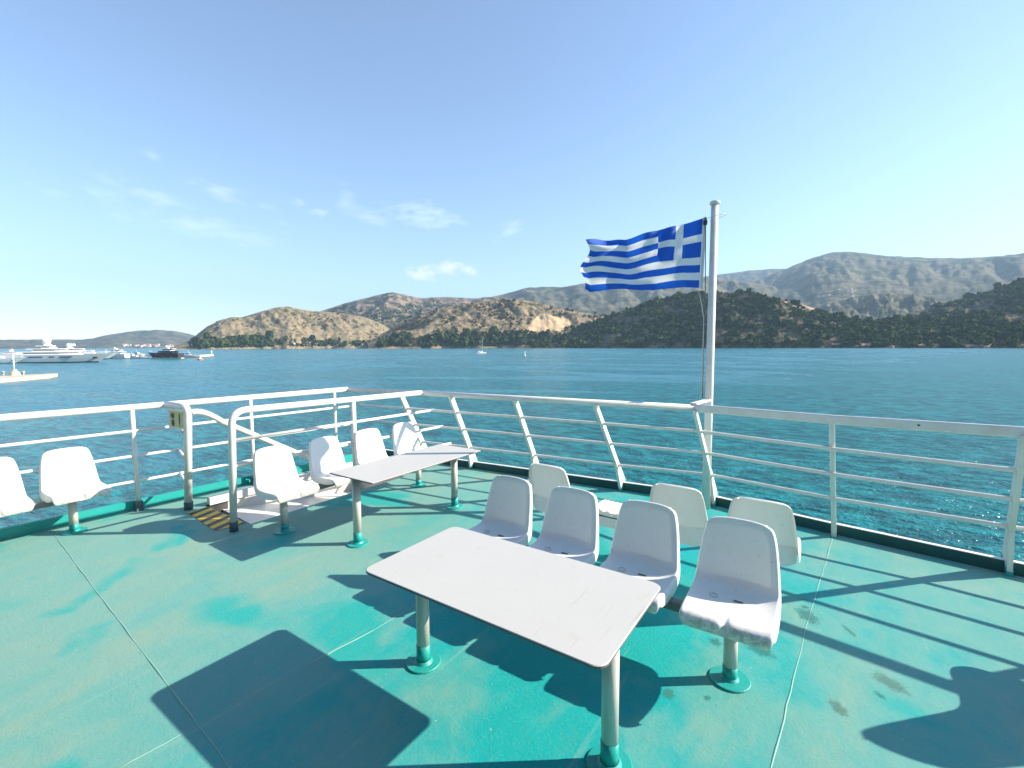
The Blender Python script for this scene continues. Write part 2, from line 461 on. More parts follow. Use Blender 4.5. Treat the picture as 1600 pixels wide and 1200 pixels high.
# the deck sheet is cut round the stairwell opening
def quad(a, b, c, d): mb.add([(*p, 0) for p in (a, b, c, d)], [(0, 1, 2, 3)])
mb.add([(*p, 0) for p in [(-6.98, -4), (4.8, -4), (4.8, WY0), (WX1, WY0), (WX0, WY0), (-6.93, WY0), (-6.95, 1.2)]], [tuple(range(7))])
mb.add([(*p, 0) for p in [(-6.93, WY0), (WX0, WY0), (WX0, WY1), (WX0, 5.6), (-6.78, 5.56)]], [tuple(range(5))])
mb.add([(*p, 0) for p in [(WX0, WY1), (WX1, WY1), (WX1, 5.73), (WX0, 5.6)]], [tuple(range(4))])
mb.add([(*p, 0) for p in [(WX1, WY0), (4.8, WY0), (4.8, 5.12), (1.4, 5.6), (0.0, 5.82), (-1.3, 6.1), (-4.55, 5.78), (WX1, 5.73), (WX1, WY1)]], [tuple(range(9))])
deck = tag(mb.build('deck', M['deck'], fix=False), 'worn teal painted steel deck at the stern of the ferry', 'deck', kind='structure')

# raised edge plates round the deck
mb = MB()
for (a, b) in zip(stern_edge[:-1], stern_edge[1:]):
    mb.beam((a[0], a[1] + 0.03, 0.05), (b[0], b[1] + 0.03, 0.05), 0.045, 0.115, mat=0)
M['shade_teal'] = paint('teal_edge_in_shade', (0.008, 0.075, 0.078), 0.45, (0.02, 0.03, 0.025), 0.5, 9.0)  # shade on the stern edge plate put into a darker teal
mb.build('coaming', M['shade_teal'], deck)
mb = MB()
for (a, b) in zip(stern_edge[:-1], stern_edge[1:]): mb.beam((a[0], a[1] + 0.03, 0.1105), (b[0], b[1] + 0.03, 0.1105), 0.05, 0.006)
mb.build('coaming_lit_edge', M['rail_white'], deck)  # pale strip painted in for the sunlit top of the edge plate
mb = MB()
side = [(-6.60, 5.46), (-6.74, 3.1), (-6.83, 1.2), (-6.95, -4.0)]
for (a, b) in zip(side[:-1], side[1:]):
    mb.beam((a[0] - 0.095, a[1], 0.052), (b[0] - 0.095, b[1], 0.052), 0.045, 0.115)
mb.build('coaming', M['teal'], deck)

# weld seams: low rounded ridges
M['weld'] = paint('lit_weld_paint', (0.16, 0.36, 0.30), 0.5, (0.30, 0.36, 0.28), 0.8, 12.0)  # pale tone stands for the sunlit side of the ridges
def seam(pts, name='weld_seam'):
    q = MB(); n = []
    for a, b in zip(pts[:-1], pts[1:]):
        L = math.dist(a, b); kk = max(2, int(L / 0.12))
        for i in range(kk): n.append((a[0] + (b[0] - a[0]) * i / kk, a[1] + (b[1] - a[1]) * i / kk))
    n.append(pts[-1])
    P = [(x + random.uniform(-.004, .004), y + random.uniform(-.003, .003), -0.002) for x, y in n]
    q.tube(P, [0.0048 + random.uniform(-.0015, .0015) for _ in P], 8)
    return q.build(name, M['weld'], deck)
seam([(-6.85, 1.21), (-5.0, 1.09), (-3.13, 0.975), (-2.62, 0.94), (1.5, 0.70), (4.7, 0.5)])
seam([(-2.66, 0.55), (-2.60, 1.3), (-2.53, 2.0), (-2.50, 2.6)])
seam([(0.085, 5.60), (0.036, 4.9), (-0.05, 3.88), (-0.15, 2.32), (-0.2, 0.73)])

# black and yellow hazard strip before the stairs
mb = MB()
mb.add([(-6.19, 2.255, .004), (-5.33, 2.185, .004), (-5.29, 2.475, .004), (-6.24, 2.482, .004)], [(0, 1, 2, 3)])
mb.build('hazard_strip', M['stripe'], deck, fix=False)
# rust and wear marks with a shape of their own
def stain_mat(name, c):
    m, nt, b = new_mat(name); k = NB(nt); v = k.coords()
    at = k.n('ShaderNodeAttribute'); at.attribute_name = 'cover'
    n = k.noise(v, 45, 5, 0.7)
    k.link(k.mix(n, tuple(q * .6 for q in c), tuple(q * 1.3 for q in c)), b.inputs['Base Color']); b.inputs['Roughness'].default_value = 0.5
    al = k.ramp(k.math('ADD', at.outputs['Fac'], k.math('MULTIPLY', k.math('SUBTRACT', n, 0.5), 1.3)), [(0.18, 0.0), (0.6, 0.40)])
    k.link(al, b.inputs['Alpha'])
    return m
M['stain'] = stain_mat('wet_stain', (0.012, 0.17, 0.15)); M['stain_brown'] = stain_mat('brown_stain', (0.085, 0.19, 0.135))
def stain(px, py, rx, ry, mt):
    c = at_z(px, py, 0.0025); s_ = math.dist(c, EYE) / FPX; n = 26; ph = random.uniform(0, 6); k = EYE[2] / math.dist(c, EYE)
    rad, fwd = np.array([_r0[0], _r0[1]]), np.array([_fw[0], _fw[1]]) / math.hypot(_fw[0], _fw[1])
    vs = [(c[0], c[1], c[2])]
    for i in range(n):
        a = 2 * math.pi * i / n; w = 1.35 * (1 + 0.20 * math.sin(2 * a + ph) + 0.12 * math.sin(5 * a + ph * 2))
        q = rad * (math.cos(a) * rx * s_ * w) + fwd * (math.sin(a) * ry * s_ / k * w)
        vs.append((c[0] + q[0], c[1] + q[1], c[2]))
    q = MB(); q.add(vs, [(0, 1 + i, 1 + (i + 1) % n) for i in range(n)]); o = q.build('stain', M[mt], deck, fix=False)
    at = o.data.attributes.new('cover', 'FLOAT', 'POINT'); at.data.foreach_set('value', [1.0] + [0.0] * n)
for q in [(1187, 1014, 13, 9, 'stain'), (1262, 962, 13, 7, 'stain'), (1118, 1003, 9, 4, 'stain'), (1311, 1106, 9, 6, 'stain_brown'),
          (1392, 1067, 12, 8, 'stain_brown'), (1045, 1083, 9, 5, 'stain_brown'), (1376, 1086, 4, 3, 'stain'), (1260, 938, 5, 2, 'stain'),
          (1327, 985, 2, 8, 'stain_brown'), (850, 970, 5, 2, 'stain'), (1105, 1090, 4, 3, 'stain'), (1258, 948, 4, 2, 'stain')]: stain(*q)

# hull below the deck edge
mb = MB()
edge = [(-7.06, -4.0)] + [(-6.95, 1.2), (-6.90, 3.2), (-6.76, 5.5)] + [(x, y + 0.06) for x, y in stern_edge[1:]] + [(4.8, 5.06), (4.8, -4.0)]
ne = len(edge)
vs = [(x, y, -0.012) for x, y in edge] + [(x * 0.99, y - 0.25 if y > 2 else y, -3.0) for x, y in edge] + [(x * 0.97, y - 0.9 if y > 2 else y, SEA - 0.4) for x, y in edge]
mb.add(vs, [(r * ne + i, r * ne + i + 1, (r + 1) * ne + i + 1, (r + 1) * ne + i) for r in range(2) for i in range(ne - 1)])
tag(mb.build('ferry_hull', M['white'], fix=False), 'white painted hull of the ferry under the deck', 'hull', kind='structure')

# added deckhouse, unseen behind the camera: cuts the sky light so deck shadows darken
sky_blocker = empty('deckhouse', (-1.1, -4.0, 0)); tag(sky_blocker, 'added dark blue deckhouse with overhanging roof, unseen behind the camera, blocking sky light', 'deckhouse')
M['blue_paint'] = paint('dark_blue_blocker_paint', (0.02, 0.04, 0.09), 0.45)
mb = MB(); mb.box((-5.7, -0.3, 0.0), (5.7, 0.0, 7.5)); mb.build('wall', M['blue_paint'], sky_blocker)
mb = MB(); mb.prism([Vector(q) for q in [(-5.8, 0.005, 2.75), (5.8, 0.005, 2.75), (5.8, 4.3, 2.75), (0.3, 4.3, 2.75), (-1.6, 3.3, 2.75), (-5.8, 3.3, 2.75)]], (0, 0, 0), (0, 0, .12)); mb.build('blocker_overhang', M['blue_paint'], sky_blocker)
for q in (-4.2, -2.1, 2.1, 4.2):
    mb = MB(); mb.box((q - .5, 0.002, 1.1), (q + .5, 0.03, 2.0)); mb.build('window', M['black'], sky_blocker)
mb = MB(); mb.box((-.45, 0.002, 0.1), (.45, 0.04, 2.05)); mb.build('door', M['white'], sky_blocker)

# ------------------------------------------------------------------ stairwell
well = empty('stairwell', ((WX0 + WX1) / 2, WY0, 0))
tag(well, 'white lined stairwell opening sunk in the deck behind the striped strip', 'stairwell')
O = Vector((-(WX0 + WX1) / 2, -WY0, 0))
def wl(p): return tuple(Vector(p) + O)
mb = MB(); mb.box(wl((WX0 - 0.03, WY0 + 0.02, 0.012)), wl((WX0 + 0.045, WY1, 0.105))); mb.build('outer_curb', M['white'], well)
mb = MB(); mb.box(wl((WX0 - 0.03, WY0 + 0.24, -2.2)), wl((WX0 + 0.012, WY1, 0.012))); mb.build('outer_wall', M['white'], well)
mb = MB(); mb.box(wl((WX0 - 0.03, WY0 + 0.004, -2.2)), wl((WX0 + 0.010, WY0 + 0.24, 0.012))); mb.build('shade_wall_strip', M['dark'], well)  # near end of the outer wall painted dark, as shade in the opening
mb = MB(); mb.box(wl((WX1 - 0.012, WY0, -2.2)), wl((WX1 + 0.02, WY1, -0.006))); mb.build('inner_wall', M['white'], well)
mb = MB(); mb.box(wl((WX0, WY0 - 0.03, -2.2)), wl((WX1 - 0.012, WY0 + 0.004, -0.006))); mb.build('end_wall', M['dark'], well)  # painted dark for the shade at the stair head
mb = MB(); mb.box(wl((WX0, WY1 - 0.004, -2.2)), wl((WX1 - 0.012, WY1 + 0.03, -0.006))); mb.build('end_wall', M['white'], well)
mb = MB()
mb.add([wl(p) for p in [(WX0 + 0.012, 2.66, -0.09), (WX1 - 0.012, 2.60, -0.09), (WX1 - 0.012, 4.74, -0.38), (WX0 + 0.012, 4.74, -0.38),
                        (WX0 + 0.012, 2.66, -0.13), (WX1 - 0.012, 2.60, -0.13), (WX1 - 0.012, 4.74, -0.42), (WX0 + 0.012, 4.74, -0.42)]],
       [(0, 1, 2, 3), (7, 6, 5, 4), (0, 4, 5, 1), (1, 5, 6, 2), (2, 6, 7, 3), (3, 7, 4, 0)])
mb.build('cover_panel', M['white'], well)
for i in range(4):
    mb = MB(); mb.box(wl((WX0 + 0.02, 2.51 + i * 0.22, -0.42 - i * 0.2)), wl((WX1 - 0.02, 2.71 + i * 0.22, -0.39 - i * 0.2))); mb.build('step', M['dim_grey'], well)

# ------------------------------------------------------------------ stern railing (leans inboard)
# every post: rail point T (top), foot F on the deck just inside the coaming
def stern_y(x):
    for (a, b) in zip(stern_edge[:-1], stern_edge[1:]):
        if a[0] <= x <= b[0]: return a[1] + (b[1] - a[1]) * (x - a[0]) / (b[0] - a[0])
    return stern_edge[-1][1]
top_line = [(-6.57, 4.80, 1.25), (-1.22, 5.37, 1.255), (0.03, 5.16, 1.262), (1.19, 4.985, 1.29), (3.4, 4.67, 1.30), (4.55, 4.5, 1.30)]
def rail_at(x):
    for a, b in zip(top_line[:-1], top_line[1:]):
        if a[0] <= x <= b[0]:
            t = (x - a[0]) / (b[0] - a[0]); return Vector(a) + (Vector(b) - Vector(a)) * t
    return Vector(top_line[-1])
sr = empty('stern_railing', (-1.22, 5.9, 0))
tag(sr, 'white stern railing with leaning flat posts on triangular feet and three bars', 'railing')
SO = -Vector((-1.22, 5.9, 0))
posts = [(-5.43, -5.60, 1), (-4.49, -4.66, 1), (-3.45, -3.53, 1), (-2.35, -2.26, 1), (-1.22, -1.10, 1), (0.03, 0.10, 0), (1.205, 1.315, 1), (2.4, 2.55, 1), (3.6, 3.8, 1)]
feet = {}
for xt, xf, wide in posts:
    T = rail_at(xt); yc = stern_y(xf)
    F = Vector((xf, yc + 0.12, 0.10))                    # outboard foot corner, on the coaming
    if not wide: F = Vector((xf, yc + 0.0, 0.0))
    feet[xt] = (T, F)
    mb = MB()
    L = F - T
    w = 0.085 if wide else 0.05
    th = 0.018 if wide else 0.024
    # the plate in the plane of the lean, then its thickness along the rail
    A = T + Vector((0, 0.02, -0.02)); B = F
    if wide:
        zk = 0.40; tk = (A.z - zk) / (A.z - B.z)
        K = A + (B - A) * tk                              # knee where the gusset begins
        poly = [A + Vector((0, -w, 0)), A, B, Vector((B.x, yc - 0.045, 0.0)), Vector((B.x - 0.0, yc - 0.05, 0.02)), K + Vector((0, -w - 0.01, 0))]
        mb.prism([p + SO for p in poly], (-th, 0, 0), (th, 0, 0))
    else:
        mb.beam(A + SO, Vector((xf, yc - 0.045, 0.0)) + SO, 0.045, 0.05, up=(0, 1, 0.3), bev=0.008)
    p = mb.build('post', M['rail_white'], sr)
    if wide:
        mb = MB()
        y0, y1 = yc - 0.055, yc + 0.12
        mb.prism([Vector((B.x, y0, 0.0)) + SO, Vector((B.x, y0, 0.055)) + SO, Vector((B.x, yc + 0.122, 0.15)) + SO, Vector((B.x, yc + 0.122, 0.095)) + SO], (-th - 0.003, 0, 0), (th + 0.003, 0, 0))
        mb.build('painted_foot', M['teal'], p)
# top rail: round pipe to port, box section to starboard
mb = MB(); P = [Vector(q) + SO for q in top_line[:2]]
mb.tube([P[0], P[1]], 0.038, 18); mb.build('top_rail', M['rail_white'], sr)
mb = MB()
for a, b in zip(top_line[1:-1], top_line[2:]):
    a2 = Vector(a) + SO; b2 = Vector(b) + SO
    mb.beam(a2, b2, 0.05, 0.085, bev=0.012)
mb.build('top_rail', M['rail_white'], sr)
for q in [(0.62, 0), (2.0, 0)]:
    mb = MB(); c = rail_at(q[0]) + SO + Vector((0, -0.0265, 0.005)); mb.beam(c + Vector((-.008, 0, 0)), c + Vector((.008, 0, 0)), 0.006, 0.012); mb.build('drain_hole', M['black'], sr)
for zl, zr in [(0.98, 0.975), (0.695, 0.71), (0.37, 0.445)]:
    mb = MB(); pts = []
    for xt, xf, wide in posts:
        T, F = feet[xt]; z = zl + (zr - zl) * min(1, max(0, (xt + 2.3) / 2.4))
        t = (T.z - z) / (T.z - F.z); pts.append(T + (F - T) * t + Vector((0, -0.05, 0)) + SO)
    d = (pts[0] - pts[1]); pts.insert(0, pts[0] + d * (0.95 + (0.1 if zl > .9 else 0)))
    mb.tube(pts, 0.0195, 12); mb.build('bar', M['rail_white'], sr)

# ------------------------------------------------------------------ port side railing
side_top = [(-6.57, 4.80, 1.25), (-6.79, 1.97, 1.245), (-6.90, 0.8, 1.25), (-7.02, -4.0, 1.25)]
pr = empty('side_railing', (-6.8, 1.97, 0)); PO = Vector((6.8, -1.97, 0))
tag(pr, 'white upright side railing with three thin bars behind the pair of seats', 'railing')
def side_at(y):
    for a, b in zip(side_top[:-1], side_top[1:]):
        if a[1] >= y >= b[1]:
            t = (y - a[1]) / (b[1] - a[1]); return Vector(a) + (Vector(b) - Vector(a)) * t
mb = MB(); mb.tube([Vector(q) + PO for q in side_top], 0.038, 18); mb.build('top_rail', M['rail_white'], pr)
for z in (0.965, 0.665, 0.36):
    mb = MB(); mb.tube([Vector((q[0], q[1], z)) + PO for q in side_top], 0.0175, 12); mb.build('bar', M['rail_white'], pr)
for y in (4.55, 3.28, 1.97, 0.66, -0.7, -2.0):
    q = side_at(y); mb = MB(); mb.tube([Vector((q.x, y, 0.0)) + PO, Vector((q.x, y, q.z)) + PO], 0.024, 12); p = mb.build('post', M['rail_white'], pr)
    mb = MB(); mb.box(tuple(Vector((q.x - 0.04, y - 0.035, 0.0)) + PO), tuple(Vector((q.x + 0.04, y + 0.035, 0.115)) + PO)); mb.build('foot_block', M['dim_grey'], p)

# ------------------------------------------------------------------ stair rail (inner) with bent end
ir = empty('stair_railing', (-5.17, 2.30, 0)); IO = Vector((5.17, -2.30, 0))
tag(ir, 'white stair guard rail with a rounded end post behind the row of four seats', 'railing')
def bend(p0, c, p1, n=8):
    p0, c, p1 = Vector(p0), Vector(c), Vector(p1)
    return [p0 * (1 - t) ** 2 + c * 2 * t * (1 - t) + p1 * t * t for t in [i / n for i in range(n + 1)]]
ri_end = Vector((-5.02, 4.93, 1.262))
A0 = Vector((-5.135, 2.322, 1.285))
dirr = (ri_end - A0).normalized()
mb = MB(); mb.tube([q + IO for q in [Vector((-5.17, 2.30, 0.10))] + bend((-5.139, 2.32, 1.14), A0, A0 + dirr * 0.15) + [ri_end]], 0.036, 18)
mb.build('top_rail', M['rail_white'], ir)
mb = MB(); mb.tube([Vector((-5.17, 2.30, 0.0)) + IO, Vector((-5.17, 2.30, 0.10)) + IO], 0.0415, 18); mb.build('painted_foot', M['dim_grey'], ir)
mb = MB(); mb.tube([Vector((-5.08, 3.78, 0.0)) + IO, Vector((-5.08, 3.78, 1.25)) + IO], 0.031, 16); mb.build('post', M['rail_white'], ir)
for (z0, z1, y1, y0) in [(0.97, 0.98, 5.15, 2.34), (0.69, 0.70, 5.34, 2.34), (0.40, 0.40, 5.52, 3.78)]:
    x0 = -5.17 + 0.09 * (y0 - 2.3) / 1.5; mb = MB(); mb.tube([Vector((x0, y0, z0)) + IO, Vector((-4.98, y1, z1)) + IO], 0.019, 12); mb.build('bar', M['rail_white'], ir)

# ------------------------------------------------------------------ post with handrail going down the stairs
hr = empty('stair_handrail', (-6.33, 2.32, 0)); HO = Vector((6.33, -2.32, 0))
tag(hr, 'thick white post with a sloping pipe handrail leading down the stairs', 'handrail')
tp = Vector((-6.275, 2.355, 1.25)); e = side_at(2.30)
mb = MB(); mb.tube([Vector((-6.33, 2.32, 0.09)) + HO] + [q + HO for q in bend((-6.279, 2.352, 1.16), tp, tp + (e - tp) * 0.3)] + [e + HO], 0.041, 18); mb.build('post', M['rail_white'], hr)
mb = MB(); mb.tube([Vector((-6.33, 2.32, 0.0)) + HO, Vector((-6.33, 2.32, 0.09)) + HO], 0.048, 18); mb.build('painted_foot', M['dim_grey'], hr)
h0, h1 = Vector((-6.28, 2.38, 1.17)), Vector((-6.33, 3.95, 0.28))
mb = MB(); mb.tube([q + HO for q in [h0] + bend(h0 + Vector((0, .03, .01)), h0 + Vector((0, .16, .01)), h0 + Vector((0, 0.34, -0.15))) + [h1]], 0.036, 16); mb.build('sloping_rail', M['rail_white'], hr)
for z in (0.965, 0.665, 0.36):
    q = side_at(2.40); mb = MB(); mb.tube([Vector((-6.35, 2.32, z - 0.03)) + HO, Vector((q.x, 2.40, z)) + HO], 0.018, 10); mb.build('stub_bar', M['rail_white'], hr)

def sign_mat():
    m, nt, b = new_mat('weathered_yellow_sign'); k = NB(nt); v = k.coords()
    n = k.noise(v, 14, 5, 0.7)
    k.link(k.mix(k.ramp(n, [(0.4, 0.0), (0.65, 1.0)]), (0.42, 0.44, 0.10), (0.62, 0.60, 0.42)), b.inputs['Base Color'])
    return m
M['sign'] = sign_mat()
sg = empty('sign', (-6.285, 2.35, 0)); tag(sg, 'small weathered yellow sign with a dark mark hanging beside the handrail post', 'sign')
sdir = Vector((e.x + 6.285, e.y - 2.35, 0)); slen = sdir.length; sdir.normalize(); snor = Vector((-sdir.y, sdir.x, 0))
def sp(a, z, o=0.0): return sdir * a + snor * o + Vector((0, 0, z))
def splate(a0, a1, z0, z1, th):
    q = MB(); q.prism([sp(a0, z0), sp(a1, z0), sp(a1, z1), sp(a0, z1)], snor * -th, snor * th); return q
splate(0.05, slen - .09, 0.985, 1.175, 0.005).build('plate', M['sign'], sg)
for qd in ((0.05, slen - .09, 1.175, 1.195), (0.05, slen - .09, 0.965, 0.985), (slen - .09, slen - .06, 0.965, 1.195)): splate(*qd, 0.0075).build('frame', M['rail_white'], sg)
for ca, cz, ra, rz in [(slen - .16, 1.12, 0.04, 0.035), (slen - .16, 1.035, 0.032, 0.045), (0.17, 1.08, 0.014, 0.075)]:
    mb = MB(); mb.prism([sp(ca + ra * math.cos(a), cz + rz * math.sin(a)) for a in np.linspace(0, 2 * math.pi, 15)[:-1]], snor * -.0075, snor * .0075); mb.build('dark_mark', M['black'], sg)

# ------------------------------------------------------------------ flagpole and flag
PX, PY, PT = -1.166, 5.80, 3.585
fp = empty('flagpole', (PX, PY, 0)); tag(fp, 'tall white flagpole standing behind the stern rail', 'flagpole')
mb = MB(); mb.tube([(0, 0, 0), (0, 0, 1.4), (0, 0, PT - 0.04)], [0.050, 0.045, 0.039], 24); mb.build('pole', M['rail_white'], fp)
mb = MB(); mb.lathe([(0.0, -0.045), (0.048, -0.045), (0.056, -0.036), (0.056, -0.018), (0.045, -0.006), (0.0, 0.0)], (0, 0, PT), 24); mb.build('cap', M['rail_white'], fp)
mb = MB(); c = rail_at(-1.22) - Vector((PX, PY, 0))
mb.beam(c + Vector((-0.02, 0.0, 0.045)), Vector((0.0, -0.04, 1.31)), 0.075, 0.02); mb.build('bracket', M['rail_white'], fp)
ring_c = Vector((0, 0, PT - 0.19))
mb = MB(); P = [ring_c + Vector((0.125 * math.cos(a), 0.125 * math.sin(a), 0.03 * math.cos(a - 0.6))) for a in np.linspace(0, 2 * math.pi, 29)]
mb.tube(P, 0.0028, 6, caps=False); mb.build('halyard_ring', M['steel'], fp)
mb = MB()
lx, ly = -_r0[0] * 0.085, -_r0[1] * 0.085
mb.tube([(lx * 1.15, ly * 1.15, PT - 0.25), (lx * 0.95, ly * 0.95, PT - 1.0), (lx, ly, 2.0), (lx * 0.9, ly * 0.9, 1.33)], 0.0055, 8)
mb.build('halyard', M['beam_grey'], fp)
mb = MB(); mb.tube([(lx * 1.75, ly * 1.75, PT - 1.03), (lx * 1.3, ly * 1.3, PT - 1.2), (lx * 1.02, ly * 1.02, PT - 1.35), (lx * 1.05, ly * 1.05, 1.33)], 0.006, 8); mb.build('halyard', M['steel'], fp)
mb = MB(); mb.lathe([(0, -0.035), (0.02, -0.035), (0.024, 0.0), (0.012, 0.04), (0, 0.045)], (lx * 1.2, ly * 1.2, PT - 0.235), 12); mb.build('clip', M['black'], fp)

# flag: measured outline as a bilinear sheet with ripples, fine columns and rows on the stripe grid
pole_d = math.hypot(PX, PY)
def fpos(px, py, off=0.0):
    """point on the vertical sheet that streams from the pole, square to the wind"""
    n = np.array([_fw[0], _fw[1], 0]); n /= np.linalg.norm(n)
    n2 = n * math.cos(R(8)) + _r0 * math.sin(R(8))       # sheet turned eight degrees from facing the stairs
    P0 = np.array([PX, PY, 0]); d = sight(px, py)
    t = ((P0 - EYE) @ n2) / (d @ n2)
    return EYE + d * t + n2 * off
NU, NV = 108, 72
top_e = [(0, 1098, 341), (0.1, 1078, 347), (0.28, 1046, 355), (0.45, 1012, 365), (0.62, 978, 373), (0.76, 955, 374), (0.9, 932, 374), (1, 915, 377)]
bot_e = [(0, 1092, 450), (0.12, 1066, 449), (0.35, 1028, 452), (0.55, 1000, 454), (0.7, 975, 452), (0.85, 945, 453), (0.95, 922, 455), (1, 914, 450)]
def interp(tab, u):
    a = np.array(tab); return np.interp(u, a[:, 0], a[:, 1]), np.interp(u, a[:, 0], a[:, 2])
fl = empty('greek_flag', (PX, PY, PT - 0.7)); tag(fl, 'blue and white striped flag with a white cross streaming from the flagpole', 'flag')
FO = -np.array([PX, PY, PT - 0.7])
vs, fs, fm = [], [], []
for i in range(NU + 1):
    u = i / NU; tx, ty = interp(top_e, u); bx, by = interp(bot_e, u)
    for j in range(NV + 1):
        w = j / NV
        px = tx + (bx - tx) * w; py = ty + (by - ty) * w
        py += 3.2 * u * math.sin(u * 9.5 + w * 2.2) * (4 * w * (1 - w)) + 2.0 * u * math.sin(u * 17 - w * 5) * w * (1 - w) * 4
        px += u * u * (9 * math.sin(w * 6.3 + 0.4) * w * (1 - w) * 4 * 0.7 + 6 * math.sin(w * 9.0) * 0.6 * (4 * w * (1 - w)))
        off = u ** 0.6 * (0.075 * math.sin(u * 10.5 + w * 3.4 + 0.5) + 0.030 * math.sin(u * 24 - w * 8) + 0.014 * math.sin(u * 9 + w * 26)) + 0.02 * math.sin((1 - w) * 3 + u * 30) * (1 - u) * u * 4 * (1 - w)
        vs.append(fpos(px, py, off) + FO)
def is_white(uu, ww):
    gx, gy = uu * 13.5, ww * 9.0                         # grid of one stripe
    if gx < 5 and gy < 5: return 2 <= gx < 3 or 2 <= gy < 3
    return int(gy) % 2 == 1
for i in range(NU):
    for j in range(NV):
        a = i * (NV + 1) + j
        fs.append((a, a + NV + 1, a + NV + 2, a + 1)); fm.append(1 if is_white((i + .5) / NU, (j + .5) / NV) else 0)
mb = MB(); mb.v = [tuple(map(float, q)) for q in vs]; mb.f = fs; mb.m = fm; mb.sm = [True] * len(fs)
mb.build('cloth', [M['flag_blue'], M['flag_white']], fl, fix=False)
mb = MB(); mb.add([fpos(1098, 340, 0.004) + FO, fpos(1103, 339, 0.004) + FO, fpos(1097, 452, 0.004) + FO, fpos(1092, 450.5, 0.004) + FO], [(0, 1, 2, 3)])
mb.tube([fpos(1102.5, 339, 0) + FO, fpos(1096.5, 452, 0) + FO], 0.011, 8); mb.build('hoist_sleeve', M['flag_white'], fl, fix=False)

# ------------------------------------------------------------------ shell chairs
prof = [  # y forward, z, half width, how far the flange turns back, how far the sides lift
    (0.218, 0.380, 0.196, 0.02, 0.00), (0.229, 0.398, 0.205, 0.02, 0.00), (0.233, 0.425, 0.212, 0.03, 0.00), (0.226, 0.447, 0.216, 0.04, 0.00),
    (0.205, 0.459, 0.219, 0.055, 0.004), (0.165, 0.460, 0.222, 0.06, 0.010), (0.10, 0.452, 0.224, 0.06, 0.016), (0.02, 0.443, 0.225, 0.06, 0.022),
    (-0.06, 0.437, 0.225, 0.058, 0.028), (-0.125, 0.436, 0.224, 0.055, 0.034), (-0.165, 0.444, 0.223, 0.05, 0.040), (-0.190, 0.462, 0.221, 0.045, 0.043),
    (-0.205, 0.490, 0.218, 0.04, 0.042), (-0.216, 0.530, 0.214, 0.036, 0.040), (-0.226, 0.580, 0.209, 0.033, 0.036), (-0.237, 0.635, 0.203, 0.03, 0.032),
    (-0.248, 0.690, 0.196, 0.028, 0.028), (-0.259, 0.745, 0.188, 0.026, 0.025), (-0.267, 0.786, 0.178, 0.025, 0.022), (-0.273, 0.814, 0.170, 0.024, 0.020),
    (-0.276, 0.832, 0.155, 0.022, 0.017), (-0.278, 0.843, 0.130, 0.020, 0.014)]
cols_u = [-1, -0.93, -0.84, -0.72, -0.58, -0.42, -0.27, -0.15, -0.085, -0.03, 0.03, 0.085, 0.15, 0.27, 0.42, 0.58, 0.72, 0.84, 0.93, 1]

